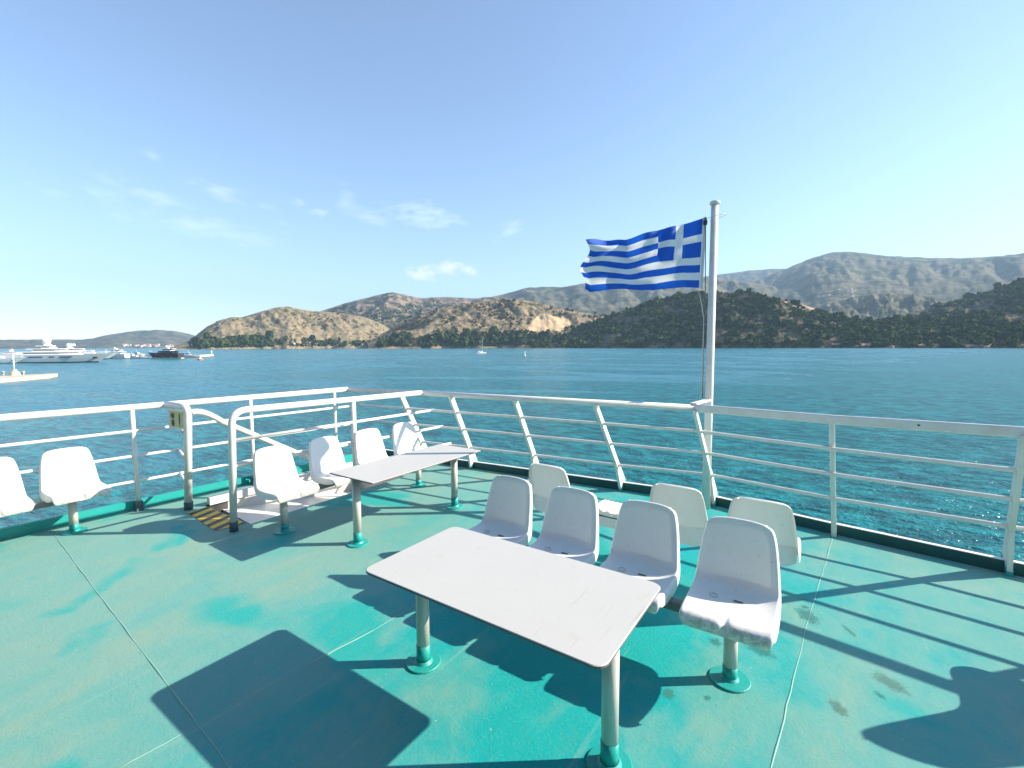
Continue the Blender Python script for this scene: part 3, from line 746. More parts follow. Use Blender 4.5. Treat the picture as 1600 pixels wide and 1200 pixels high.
fl_deep = [0.006, 0.010, 0.018, 0.030, 0.044, 0.058, 0.068, 0.074, 0.076, 0.074, 0.068, 0.060, 0.050]
prof = [(y * 1.035, z if z < .5 else .5 + (z - .5) * 1.06, hw * 1.05, fl_deep[i] if i < len(fl_deep) else f * 1.15, l) for i, (y, z, hw, f, l) in enumerate(prof)]
def shell_mesh(rows=None, jag=None):
    P = prof if rows is None else prof[:rows]
    nr = len(P); grid = []; nrm = []
    for i, (y, z, hw, fl_, lift) in enumerate(P):
        a = P[max(i - 1, 0)]; b = P[min(i + 1, nr - 1)]
        t = Vector((0, b[0] - a[0], b[1] - a[1])).normalized()
        n = Vector((0, t.z, -t.y)); n = -n if i < 2 and n.y < 0 else n      # concave side: up on the seat, forward on the back
        if n.z < 0 and i > 3: n = -n
        if i > 9 and n.y < 0: n = -n
        if i <= 3 and n.y < 0: n = -n
        row = []
        for u in cols_u:
            s = abs(u) ** 2.6
            p = Vector((u * hw, y, z)) + n * (lift * s)
            if i > 16: p.z -= 0.011 * (abs(u) ** 3) * (i - 16) / 5                # crowned top edge
            if 1 <= i <= 5 and abs(u) < 0.09:                                       # drain groove in the front lip
                g = 0.25 if abs(u) > 0.05 else 1.0
                p -= n * 0.016 * g * (1.0 if i < 5 else 0.5); p.y -= 0.004 * g
            if jag and i >= nr - 2: p.z += jag[int((u + 1) * 5) % len(jag)] * (i - nr + 2); 
            row.append(p)
        o = Vector((hw * 0.012, 0, 0)) ; f1 = n * (-fl_ * 0.45); f2 = n * (-fl_)
        left = [row[0] - Vector((0.010, 0, 0)) + f2, row[0] - Vector((0.008, 0, 0)) + f1]
        right = [row[-1] + Vector((0.008, 0, 0)) + f1, row[-1] + Vector((0.010, 0, 0)) + f2]
        grid.append(left + row + right); nrm.append(n)
    if jag is None:                                                            # rolled top edge
        n = nrm[-1]; last = grid[-1]
        grid.append([p - n * 0.012 + Vector((0, 0, 0.006)) for p in last]); grid.append([p - n * 0.028 + Vector((0, 0, 0.001)) for p in last])
    nc = len(grid[0])
    me = bpy.data.meshes.new('shell')
    fs = [(i * nc + j, i * nc + j + 1, (i + 1) * nc + j + 1, (i + 1) * nc + j) for i in range(len(grid) - 1) for j in range(nc - 1)]
    # rear skirt under the backrest
    sk = []; hi = 0.46 if jag else 0.525
    for z in np.linspace(hi, 0.378, 7):
        t = (hi - z) / (hi - 0.378); row = []
        for u in cols_u:
            x = u * (0.228 - 0.012 * max(0, t - .75) * 4); yb = -0.227 - 0.006 * t * (1 - abs(u) ** 3) + 0.050 * abs(u) ** 4
            row.append(Vector((x, yb, z + (0.02 * abs(u) ** 5 * (t > .9)))))
        sk.append(row)
    ns = len(cols_u); o0 = len(grid) * nc
    fs += [(o0 + i * ns + j, o0 + i * ns + j + 1, o0 + (i + 1) * ns + j + 1, o0 + (i + 1) * ns + j) for i in range(6) for j in range(ns - 1)]
    me.from_pydata([tuple(p) for r in grid for p in r] + [tuple(p) for r in sk for p in r], [], fs)
    me.materials.append(M['chair'])
    me.polygons.foreach_set('use_smooth', [True] * len(fs)); me.update()
    return me

def finish_shell(o):
    b = o.modifiers.new('smooth', 'SUBSURF'); b.levels = 1; b.render_levels = 2
    return o

def make_chair(broken=False):
    root = empty('shell_chair')
    me = shell_mesh(13, [0.012, -0.02, 0.03, 0.0, 0.02, -0.01, 0.025, -0.015]) if broken else shell_mesh()
    s = bpy.data.objects.new('seat_shell', me); col.objects.link(s); s.parent = root; finish_shell(s)
    if broken: s.name = 'seat_pan'
    mb = MB()
    for (cx, cy) in ((0.105, -0.075),):
        pts = [(cx + 0.024 * math.cos(a), cy + 0.024 * math.sin(a), 0.4445) for a in np.linspace(0, 2 * math.pi, 25)]
        mb.tube(pts, 0.0022, 6, caps=False)
    mb.build('bolt_boss', M['steel'], root)
    mb = MB(); mb.box((-0.055, -0.088, 0.440), (-0.005, -0.073, 0.4425)); mb.build('slot', M['beam_grey'], root)
    for q in (-0.075, 0.075):
        mb = MB(); mb.box((q - .015, -0.08, 0.395), (q + .015, 0.13, 0.436)); mb.build('under_bracket', M['beam_grey'], root)
    return root

first_chair = make_chair()
used = [False]
def place(x, y, rz, label, group):
    if not used[0]: o = first_chair; used[0] = True
    else: o = copy_tree(first_chair)
    o.location = (x, y, 0); o.rotation_euler = (random.uniform(-.012, .012), 0, rz + random.uniform(-.022, .022)); tag(o, label, 'chair', group)
    return o

PI = math.pi
fx = [-0.42, -1.0, -1.575, -2.15]
fl_names = ['white shell seat nearest the camera, in full view beside the big table corner', 'white shell seat facing the big table, second in from the front end of its row',
            'white shell seat facing the big table, third from the front end of its row', 'white shell seat at the far left end of the row facing the big table']
for x, l in zip(fx, fl_names): place(x, 2.845, PI, l, 'seats in the row facing the big table')
bl = {0: 'white shell seat seen from behind at the right end of the row facing the sea', 1: 'white shell seat seen from behind in front of the flagpole foot',
      3: 'white shell seat seen from behind at the left end of the row facing the sea'}
for i, x in enumerate([-0.37, -0.955, -1.53, -2.11]):
    if i == 2:
        o = make_chair(True); o.name = 'broken_chair'; o.location = (x, 3.94, 0)
        tag(o, 'broken white seat pan with its backrest snapped off, in the row facing the sea', 'chair', 'seats in the row facing the sea')
    else: place(x, 3.94, 0, bl[i], 'seats in the row facing the sea')
for x, l in ((1.53, 'white shell seat just outside the right of the picture whose shadow falls on the deck'), (2.11, 'white shell seat outside the picture, second of the starboard bench')):
    place(x, 3.94, 0, l, 'seats of the starboard bench')
gl = ['white shell seat nearest the rounded stair rail end, beside the slim table', 'white shell seat second along the stair rail, its edge behind the slim table corner',
      'white shell seat third along the stair rail, half hidden by the slim table', 'white shell seat farthest along the stair rail, with a diagonal shadow on its back']
for y, l in zip((2.66, 3.30, 3.93, 4.56), gl): place(-4.735, y, -PI / 2, l, 'seats in the row along the stair rail')
place(-6.54, 1.375, -PI / 2, 'white shell seat before the side railing, on a single leg at the far left', 'pair of seats at the side railing')
place(-6.55, 0.79, -PI / 2, 'white shell seat cut off by the left edge of the picture', 'pair of seats at the side railing')

# beams that carry the seats
def bench(name, loc, rz, L0, L1, legs, label, group='seat beams bolted to the deck'):
    root = empty(name, loc, rz); tag(root, label, 'bench frame', group)
    mb = MB(); mb.beam((L0, 0.02, 0.365), (L1, 0.02, 0.365), 0.06, 0.058, bev=0.006); mb.build('beam', M['beam_grey'], root)
    for lx_ in legs:
        mb = MB(); mb.tube([(lx_, 0.0, 0.085), (lx_, 0.0, 0.337)], 0.038, 20); lg = mb.build('leg', M['steel'], root)
        mb = MB(); mb.tube([(lx_, 0, 0.010), (lx_, 0, 0.088)], 0.0405, 20)
        mb.lathe([(0.0395, 0.028), (0.052, 0.013), (0.108, 0.012), (0.111, 0.009), (0.111, 0.0)], (lx_, 0, 0), 28, smooth=False); mb.build('painted_foot', M['teal'], lg)
    return root
bench('bench_frame', (-0.411, 2.837, 0), PI, -0.05, 1.95, [0.0, 1.72], 'dark beam on grey legs under the row of seats facing the big table')
bench('bench_frame', (-0.62, 3.93, 0), 0, -1.72, 0.45, [0.0, -1.45], 'dark beam on grey legs under the row of seats facing the sea')
bench('bench_frame', (1.53, 3.93, 0), 0, -0.2, 2.0, [0.0, 1.7], 'dark beam on grey legs of the starboard bench')
bench('bench_frame', (-4.715, 2.60, 0), PI / 2, -0.02, 2.10, [0.0, 1.95], 'dark beam on grey legs under the row of seats along the stair rail')
bench('bench_frame', (-6.57, 1.34, 0), -PI / 2, -0.08, 1.9, [0.0, 1.7], 'dark beam on a grey leg under the pair of seats at the side railing')

# ------------------------------------------------------------------ tables
def table(loc, sx, sy, legs, label, r=0.055, along_x=True):
    root = empty('deck_table', loc); tag(root, label, 'table', 'tables on the deck')
    def outline(ex, ey, rr):
        pts = []
        for cx, cy, a0 in ((ex - rr, ey - rr, 0), (-ex + rr, ey - rr, 90), (-ex + rr, -ey + rr, 180), (ex - rr, -ey + rr, 270)):
            for i in range(7):
                a = R(a0 + 15 * i); pts.append((cx + rr * math.cos(a), cy + rr * math.sin(a)))
        return pts
    o1 = outline(sx / 2, sy / 2, r); n = len(o1)
    mb = MB(); o2 = outline(sx / 2 - 0.003, sy / 2 - 0.003, r)
    vs = [(x, y, 0.697) for x, y in o1] + [(x, y, 0.707) for x, y in o1] + [(x, y, 0.71) for x, y in o2]
    mb.add(vs, [tuple(range(2 * n, 3 * n))], 0)
    mb.add(vs, [tuple(range(n - 1, -1, -1))] , 1)
    mb.add(vs, [(i, (i + 1) % n, n + (i + 1) % n, n + i) for i in range(n)], 1)
    mb.add(vs, [(n + i, n + (i + 1) % n, 2 * n + (i + 1) % n, 2 * n + i) for i in range(n)], 0)
    mb.build('table_top', [M['table'], M['edge']], root)
    mb = MB()
    if along_x:
        for s in (-0.2, 0.2): mb.beam((-sx / 2 + 0.12, s, 0.672), (sx / 2 - 0.12, s, 0.672), 0.035, 0.036)
        for q in legs: mb.beam((q[0] - loc[0], -0.2175, 0.6715), (q[0] - loc[0], 0.2175, 0.6715), 0.05, 0.030)
    else:
        for s in (-0.2, 0.2): mb.beam((s, -sy / 2 + 0.12, 0.672), (s, sy / 2 - 0.12, 0.672), 0.035, 0.036)
        for q in legs: mb.beam((-0.2175, q[1] - loc[1], 0.6715), (0.2175, q[1] - loc[1], 0.6715), 0.05, 0.030)
    mb.build('under_frame', M['beam_grey'], root)
    for q in legs:
        lx_, ly_ = q[0] - loc[0], q[1] - loc[1]
        mb = MB(); mb.tube([(lx_, ly_, 0.12), (lx_, ly_, 0.656)], 0.0395, 22); lg = mb.build('leg', M['steel'], root)
        mb = MB(); mb.tube([(lx_, ly_, 0.010), (lx_, ly_, 0.124)], 0.042, 22)
        mb.lathe([(0.0445, 0.030), (0.058, 0.013), (0.102, 0.012), (0.105, 0.009), (0.105, 0.0)], (lx_, ly_, 0), 28, smooth=False); mb.build('painted_foot', M['teal'], lg)
    return root
table((-1.391, 1.977, 0), 1.44, 0.772, [(-2.00, 1.94), (-0.774, 1.92)], 'big off white table with rounded corners in the foreground')
t1 = table((-3.73, 3.508, 0), 0.66, 1.60, [(-3.80, 2.83), (-3.71, 4.17)], 'slim off white table in front of the seats by the stair rail', 0.012, False)

# ------------------------------------------------------------------ far shores
def hill_mat(name, cols, scale, scrub, scrub_c, dens, bump=8.0, stretch=1.0):
    m, nt, b = new_mat(name); k = NB(nt); v = k.coords(scale=(1, 1, stretch))
    n1 = k.noise(v, scale, 6, 0.6, 0.6); n2 = k.noise(v, scale * 6, 5, 0.65); n3 = k.noise(v, scrub, 5, 0.7, 0.5); n4 = k.noise(v, scale * 2.2, 5, 0.6, 0.4)
    c = k.mix(k.ramp(n1, [(0.35, 0.0), (0.65, 1.0)]), cols[0], cols[1])
    c = k.mix(k.ramp(n2, [(0.45, 0.0), (0.75, 0.7)]), c, cols[2])
    f = k.math('ADD', k.math('MULTIPLY', n3, 0.6), k.math('MULTIPLY', n4, 0.4))
    c = k.mix(k.ramp(f, [(dens, 0.0), (dens + 0.07, 0.92)]), c, scrub_c)
    k.link(c, b.inputs['Base Color']); b.inputs['Roughness'].default_value = 0.95; b.inputs['Specular IOR Level'].default_value = 0.05
    h = k.math('ADD', n2, k.math('MULTIPLY', n3, 0.6))
    k.link(k.bump(h, 0.9, bump), b.inputs['Normal'])
    return m
SCRUB = (0.020, 0.030, 0.014)
M['dry_hill'] = hill_mat('dry_grass_hill', [(0.32, 0.245, 0.15), (0.25, 0.21, 0.125), (0.19, 0.16, 0.10)], 0.007, 0.05, (0.085, 0.085, 0.042), 0.51)
M['mid_hill'] = hill_mat('scrub_hill', [(0.31, 0.235, 0.135), (0.26, 0.20, 0.115), (0.17, 0.135, 0.09)], 0.006, 0.035, (0.055, 0.055, 0.028), 0.495)
M['back_hill'] = hill_mat('rocky_mountain', [(0.28, 0.20, 0.14), (0.30, 0.225, 0.17), (0.15, 0.125, 0.095)], 0.003, 0.012, (0.045, 0.055, 0.03), 0.46, 25)
M['far_hill'] = hill_mat('far_mountain', [(0.145, 0.13, 0.085), (0.10, 0.10, 0.055), (0.24, 0.195, 0.145)], 0.0022, 0.007, (0.035, 0.05, 0.027), 0.48, 30)
M['dark_hill'] = hill_mat('maquis_hill', [(0.17, 0.135, 0.09), (0.11, 0.10, 0.055), (0.25, 0.19, 0.145)], 0.01, 0.06, SCRUB, 0.47, 5)
M['quarry'] = hill_mat('bare_quarry_rock', [(0.62, 0.44, 0.26), (0.55, 0.37, 0.20), (0.72, 0.55, 0.36)], 0.03, 0.2, (0.40, 0.27, 0.14), 0.58, 5)
M['bare'] = hill_mat('bare_earth', [(0.42, 0.31, 0.19), (0.36, 0.25, 0.15), (0.48, 0.37, 0.24)], 0.03, 0.2, (0.2, 0.15, 0.08), 0.6, 3)
M['shore'] = hill_mat('shore_rock', [(0.30, 0.24, 0.17), (0.24, 0.19, 0.13), (0.38, 0.31, 0.22)], 0.05, 0.3, (0.08, 0.07, 0.04), 0.55, 2)

def vnoise(x, y, seed):
    """smooth value noise on arrays"""
    xi = np.floor(x).astype(int); yi = np.floor(y).astype(int); fx_ = x - xi; fy = y - yi
    fx_ = fx_ * fx_ * (3 - 2 * fx_); fy = fy * fy * (3 - 2 * fy)
    def h(a, b):
        q = np.sin(a * 127.1 + b * 311.7 + seed * 74.7) * 43758.5453
        return q - np.floor(q)
    return (h(xi, yi) * (1 - fx_) + h(xi + 1, yi) * fx_) * (1 - fy) + (h(xi, yi + 1) * (1 - fx_) + h(xi + 1, yi + 1) * fx_) * fy
def fbm(x, y, seed, o=4):
    s = 0; a = 0.5
    for i in range(o): s = s + a * vnoise(x * 2 ** i, y * 2 ** i, seed + i * 13); a *= 0.5
    return s

class Hill:
    """terrain from a shore line up to a ridge and down its far side; profile = ridge as seen (px, py)"""
    def __init__(s, name, prof, d_ridge, d_shore, mats, label, amp=0.18, gul=14, seed=1, step=2.0, rows=54, patches=(), power=0.9, ridge_rough=1.0, base=None):
        a = np.array(prof, float); s.prof = a
        xs = np.arange(a[0, 0], a[-1, 0] + .1, step)
        ys = np.interp(xs, a[:, 0], a[:, 1])
        k = np.ones(7) / 7; yp = np.convolve(np.pad(ys, 3, mode='edge'), k, 'valid'); ys = yp
        ys = ys + ridge_rough * (fbm(xs / 9.0, xs * 0 + .3, seed + 5) - 0.47) * 2.2
        dr = np.interp(xs, *zip(*d_ridge)) if isinstance(d_ridge, list) else np.full_like(xs, d_ridge)
        ds = np.interp(xs, *zip(*d_shore)) if isinstance(d_shore, list) else np.full_like(xs, d_shore)
        ds = ds * (1 + 0.05 * (fbm(xs / 30.0, xs * 0 + 1.7, seed + 9) - 0.5))
        D = np.array([sight(x, y) for x, y in zip(xs, ys)]); hz = np.hypot(D[:, 0], D[:, 1]); ax, ay = D[:, 0] / hz, D[:, 1] / hz
        zr = EYE[2] + D[:, 2] / hz * dr
        z0 = (SEA - 1.0) if base is None else base
        T = np.concatenate([np.linspace(0, 1, rows), [1.1, 1.3, 1.6]])
        X = np.zeros((len(xs), len(T))); Y = X.copy(); Z = X.copy()
        for j, t in enumerate(T):
            dist = ds + (dr - ds) * t
            X[:, j] = ax * dist; Y[:, j] = ay * dist
            if t <= 1:
                g = t ** power
                rel = (fbm(xs / gul + 3 * t, np.full_like(xs, t * 3.2), seed) - 0.47)
                rel2 = (fbm(xs / (gul * 0.3), np.full_like(xs, t * 11), seed + 3) - 0.47)
                env = min(1.0, 6 * (1 - t)) * min(1, 8 * t)
                Z[:, j] = z0 + (zr - z0) * np.maximum(0.0, g * (1 + env * (2 * amp * rel + amp * 0.7 * rel2)) + (0.012 * (t > 0)))
            else:
                Z[:, j] = z0 + (zr - z0) * max(0.0, 1 - ((t - 1) / 0.6) ** 1.2 * 0.95) - (0.02 * (zr - z0))
        s.X, s.Y, s.Z, s.xs, s.T = X, Y, Z, xs, T
        nx, ny = X.shape
        V = np.stack([X, Y, Z], -1).reshape(-1, 3)
        i, j = np.meshgrid(np.arange(nx - 1), np.arange(ny - 1), indexing='ij'); q = (i * ny + j).ravel()
        F = np.stack([q, q + ny, q + ny + 1, q + 1], 1)
        me = bpy.data.meshes.new(name); me.from_pydata(V.tolist(), [], F.tolist())
        for m in mats: me.materials.append(m)
        c = (V[F[:, 0]] + V[F[:, 2]]) / 2
        rel = c - EYE; w = rel @ _fw; px = 800 + FPX * (rel @ _r) / w; py = 600 - FPX * (rel @ _u) / w
        mi = np.zeros(len(F), int)
        for poly, slot in patches:
            mi[inside(px + 2.5 * (fbm(px / 3.0, py / 3.0, 3) - .5), py + 2.5 * (fbm(px / 3.0, py / 3.0, 8) - .5), poly)] = slot
        me.polygons.foreach_set('material_index', mi.tolist()); me.polygons.foreach_set('use_smooth', [True] * len(F)); me.update()
        o = bpy.data.objects.new(name, me); col.objects.link(o); s.obj = o
        tag(o, label, 'hill', kind='structure')
    def sample(s, n, tr, xr, seed=0, power=1.0):
        g = np.random.default_rng(seed)
        x = g.uniform(max(xr[0], s.xs[0]), min(xr[1], s.xs[-1]), n); t = tr[0] + (tr[1] - tr[0]) * g.uniform(0, 1, n) ** power
        fi = np.clip((x - s.xs[0]) / (s.xs[1] - s.xs[0]), 0, len(s.xs) - 1.001); i = fi.astype(int); f = fi - i
        rows = np.searchsorted(s.T, t) - 1; rows = np.clip(rows, 0, len(s.T) - 2); r = (t - s.T[rows]) / (s.T[rows + 1] - s.T[rows])
        def bl(A): return (A[i, rows] * (1 - f) + A[i + 1, rows] * f) * (1 - r) + (A[i, rows + 1] * (1 - f) + A[i + 1, rows + 1] * f) * r
        return np.stack([bl(s.X), bl(s.Y), bl(s.Z)], 1), x, t

def inside(px, py, poly):
    p = np.zeros(px.shape, bool); n = len(poly); j = n - 1
    for i in range(n):
        xi, yi = poly[i]; xj, yj = poly[j]
        c = ((yi > py) != (yj > py)) & (px < (xj - xi) * (py - yi) / (yj - yi + 1e-9) + xi); p ^= c; j = i
    return p

def blob_template(seed, n=3):
    """an uneven leafy clump: many small tilted faces over a few overlapping lobes"""
    g = np.random.default_rng(seed); V, F = [], []
    lobes = [(g.uniform(-.45, .45), g.uniform(-.45, .45), g.uniform(.25, .75), g.uniform(.35, .6)) for _ in range(5)]
    for (cx, cy, cz, r) in lobes:
        for _ in range(16):
            d = g.normal(size=3); d /= np.linalg.norm(d); d[2] = abs(d[2]) * (1 if g.random() > .25 else -1)
            c = np.array([cx, cy, cz]) + d * r * g.uniform(.75, 1.05)
            t = np.cross(d, g.normal(size=3)); t /= np.linalg.norm(t); b = np.cross(d, t)
            s = r * g.uniform(.4, .75); o = len(V)
            V += [c + t * s - d * s * .3, c + b * s * .8 - d * s * .2, c - t * s - d * s * .35, c - b * s * .8 + d * s * .1]
            F += [[o, o + 1, o + 2, o + 3]]
    return np.array(V), np.array(F)
TEMPL = [blob_template(i) for i in range(6)]

def leaf_mat(name, a, b_, c_):
    m, nt, b = new_mat(name); k = NB(nt); v = k.coords()
    n = k.noise(v, 0.03, 3, 0.6); n2 = k.noise(v, 0.075, 4, 0.65)
    c = k.mix(k.ramp(n, [(0.38, 0.0), (0.62, 1.0)]), a, b_)
    c = k.mix(k.ramp(n2, [(0.52, 0.0), (0.66, 0.9)]), c, c_)
    k.link(c, b.inputs['Base Color']); b.inputs['Roughness'].default_value = 0.9; b.inputs['Specular IOR Level'].default_value = 0.1
    return m
M['maquis'] = leaf_mat('dark_maquis_leaves', (0.014, 0.036, 0.011), (0.040, 0.075, 0.014), (0.18, 0.22, 0.045))
M['pine'] = leaf_mat('shore_pine_leaves', (0.020, 0.045, 0.016), (0.045, 0.075, 0.022), (0.15, 0.16, 0.04))
M['dry_scrub'] = leaf_mat('dry_scrub_leaves', (0.07, 0.065, 0.03), (0.10, 0.085, 0.04), (0.05, 0.055, 0.025))

def woods(name, P, size, mat, label, tall=1.0, seed=0):
    g = np.random.default_rng(seed); V, F = [], []; off = 0
    for k in range(len(TEMPL)):
        tv, tf = TEMPL[k]; idx = np.arange(len(P)) % len(TEMPL) == k; Q = P[idx]; n = len(Q)
        if n == 0: continue
        a = g.uniform(0, 6.28, n); s = size * np.clip(g.lognormal(-0.25, 0.48, n), .3, 2.4); c, sn = np.cos(a) * s, np.sin(a) * s
        X = tv[None, :, 0] * c[:, None] - tv[None, :, 1] * sn[:, None] + Q[:, 0:1]
        Y = tv[None, :, 0] * sn[:, None] + tv[None, :, 1] * c[:, None] + Q[:, 1:2]
        Z = tv[None, :, 2] * (s * tall * g.uniform(.8, 1.2, n))[:, None] + Q[:, 2:3] - 0.1 * size
        V.append(np.stack([X, Y, Z], -1).reshape(-1, 3))
        F.append((tf[None] + (np.arange(n) * len(tv))[:, None, None] + off).reshape(-1, 4)); off += n * len(tv)
    V = np.concatenate(V); F = np.concatenate(F)
    me = bpy.data.meshes.new(name)
    me.vertices.add(len(V)); me.vertices.foreach_set('co', V.ravel())
    me.loops.add(F.size); me.loops.foreach_set('vertex_index', F.ravel())
    me.polygons.add(len(F)); me.polygons.foreach_set('loop_start', np.arange(0, F.size, 4)); me.polygons.foreach_set('loop_total', np.full(len(F), 4))
    me.update(calc_edges=True); me.materials.append(mat)
    o = bpy.data.objects.new(name, me); col.objects.link(o); tag(o, label, 'woodland', kind='stuff'); return o

far_l = Hill('far_hill', [(-260, 526), (-100, 532), (0, 531), (60, 530.5), (110, 531), (140, 530), (160, 525), (185, 521), (205, 518), (240, 515.5), (272, 517), (296, 522), (320, 529), (345, 540), (380, 552)], 8200, 6800, [M['far_hill']],
             'low hazy blue hill across the bay at far left', seed=21, rows=30, step=3)
back_r = Hill('mountain', [(1010, 470), (1080, 462), (1130, 447), (1190, 437), (1222, 424), (1262, 407), (1300, 395), (1335, 395), (1380, 401), (1440, 404), (1500, 405), (1560, 402), (1600, 397), (1700, 392), (1850, 400)], 6600, 3200, [M['far_hill'], M['bare']],
              'big hazy grey green mountain behind the right shore', seed=5, amp=0.11, gul=30, rows=70, step=3, base=20)
back_rl = Hill('mountain', [(1080, 436), (1125, 430), (1165, 424.5), (1200, 421.5), (1240, 421), (1300, 430), (1340, 450)], 8600, 6700, [M['far_hill']],
               'pale distant ridge just right of the flagpole', seed=9, amp=0.15, rows=24, step=3, base=60)
back_m = Hill('mountain', [(700, 482), (740, 470), (775, 463), (803, 457), (822, 450.5), (850, 449), (880, 450), (915, 443), (960, 438), (1000, 436), (1060, 433), (1110, 434), (1160, 440), (1230, 452), (1300, 470)], 5400, 2900, [M['far_hill']],
              'long hazy brown mountain behind the flag', seed=13, amp=0.13, gul=26, rows=60, step=3, base=10)
back_l = Hill('mountain', [(420, 512), (470, 496), (505, 486), (540, 474), (575, 466), (597, 460), (612, 457.5), (628, 460), (650, 466), (680, 466), (700, 465), (740, 467), (770, 464), (800, 468), (850, 480), (900, 500)], 4000, 2600, [M['back_hill'], M['bare']],
              'rocky brown mountain with a rounded peak behind the left hills', seed=17, amp=0.18, gul=22, rows=60, step=2.5, base=0)
mid_r = Hill('foothill', [(1240, 500), (1290, 476), (1320, 468), (1350, 461), (1385, 458), (1430, 461), (1470, 466), (1520, 480), (1600, 500)], 3300, 2300, [M['far_hill']],
             'low grey foothill in front of the big mountain', seed=23, amp=0.2, rows=40, base=5)
brown = Hill('dry_hill', [(262, 545), (282, 538), (298, 531), (315, 517), (330, 507), (345, 500), (360, 496.5), (380, 496), (400, 490), (420, 484), (437, 480), (452, 480), (470, 484), (490, 487), (515, 488), (540, 491), (565, 495), (585, 501), (605, 512), (630, 527), (655, 545)], 2500, 2150,
             [M['dry_hill']], 'smooth dry brown hill above the left shore', seed=31, amp=0.17, gul=17, rows=60)
quarry_poly = [(817, 522), (824, 514), (833, 501), (842, 491), (850, 489.5), (862, 493), (876, 496), (893, 500), (893, 506), (884, 513), (874, 518), (862, 516), (850, 519), (838, 517), (828, 520)]
mid = Hill('quarry_hill', [(575, 535), (600, 520), (622, 508), (650, 494), (680, 484), (700, 480), (725, 475), (748, 473), (775, 469), (795, 467.5), (812, 469), (835, 473), (862, 480), (890, 486), (925, 491), (965, 494), (1000, 498), (1060, 510), (1120, 530)], 2150, 1750,
           [M['mid_hill'], M['quarry'], M['bare']], 'scrubby hill with a bare orange quarry face on the centre shore', seed=37, amp=0.14, gul=22, step=1.5, rows=64,
           patches=[(quarry_poly, 1), ([(664, 526), (669, 514), (673, 502), (679, 502), (677, 512), (672, 524)], 2), ([(860, 532), (905, 529), (915, 535), (870, 539)], 2)])
dark = Hill('maquis_hill', [(790, 545), (850, 536), (880, 522), (905, 512), (935, 500), (965, 488), (995, 479), (1030, 468), (1060, 462), (1090, 459), (1125, 458), (1160, 457.5), (1190, 461), (1215, 467), (1240, 473), (1265, 480), (1290, 487), (1320, 495), (1350, 500), (1400, 501), (1450, 500), (1520, 496), (1600, 490), (1700, 486), (1850, 480)],
            [(790, 1750), (1000, 1700), (1200, 1600), (1850, 1500)], [(790, 1650), (900, 1480), (1100, 1330), (1850, 1150)], [M['dark_hill'], M['bare']], 'dark green maquis hill on the near right shore', seed=41, amp=0.16, gul=20, rows=56,
            patches=[([(1225, 471), (1255, 474), (1290, 486), (1300, 494), (1270, 490), (1240, 480)], 1), ([(1300, 536), (1400, 536.5), (1600, 538), (1800, 539), (1800, 543), (1600, 541.6), (1300, 539)], 1)])
dark_r = Hill('maquis_slope', [(1385, 506), (1410, 496), (1440, 485), (1475, 474), (1505, 466), (1540, 456), (1570, 447), (1600, 438), (1680, 415), (1850, 385)], 2050, 1550, [M['dark_hill']],
              'steep dark green slope at the right edge', seed=43, amp=0.15, gul=20, rows=48, base=0)

# low strips of pale shore rock along the water
# vegetation that reads as one mass on each hill
P, x, t = dark.sample(15000, (0.02, 1.0), (830, 1800), 1)
keep = (fbm(x / 17.0, t * 9, 4) > 0.41 + 0.10 * np.clip((t - .75) * 4, 0, 1) * (x > 1200)) & (P[:, 2] > SEA + 1.5); woods('maquis_scrub', P[keep], 5.8, M['maquis'], 'dense dark bushes covering the near right hill', seed=2)
P, x, t = dark_r.sample(4600, (0.05, 1.0), (1390, 1800), 3)
keep = fbm(x / 17.0, t * 7, 6) > 0.41; woods('maquis_scrub', P[keep], 6.5, M['maquis'], 'dark bushes on the steep slope at right edge', seed=4)
P, x, t = mid.sample(4200, (0.03, 0.98), (600, 1010), 5)
px_, py_ = np.array([to_photo(p) for p in P]).T
keep = (fbm(x / 20.0, t * 6, 9) > 0.50) & ~inside(px_, py_, [(a + (a - 856) * .06, b + (b - 505) * .12) for a, b in quarry_poly]) & (P[:, 2] > SEA + 2); woods('scrub', P[keep], 5.0, M['dry_scrub'], 'olive brown scrub dotted over the quarry hill', seed=6)
P, x, t = mid.sample(900, (0.02, 0.22), (655, 920), 7)
keep = P[:, 2] > SEA + 1.5; woods('shore_trees', P[keep], 9.0, M['pine'], 'dark trees along the waterline below the quarry', 1.3, 8)
P, x, t = mid.sample(260, (0.05, 0.4), (590, 640), 9)
woods('shore_trees', P, 9.0, M['pine'], 'green trees on the slope left of the quarry hill', 1.2, 10)
P, x, t = brown.sample(620, (0.03, 0.24), (304, 424), 11)
woods('shore_trees', P, 10.0, M['pine'], 'dark wooded point at the foot of the dry hill', 1.2, 12)
P, x, t = brown.sample(180, (0.03, 0.16), (424, 600), 13)
woods('shore_trees', P, 7.5, M['pine'], 'scattered trees along the beach below the dry hill', 1.3, 14)
P, x, t = brown.sample(1500, (0.1, 0.97), (310, 600), 15)
keep = fbm(x / 13.0, t * 5, 19) > 0.56; woods('scrub', P[keep], 3.6, M['dry_scrub'], 'sparse dry bushes on the smooth dry hill', 0.8, 16)
P, x, t = back_l.sample(3500, (0.1, 0.95), (480, 860), 17)
keep = fbm(x / 18.0, t * 6, 21) > 0.50; woods('scrub', P[keep], 9.0, M['maquis'], 'dark scrub patches on the rocky peak', 0.8, 18)

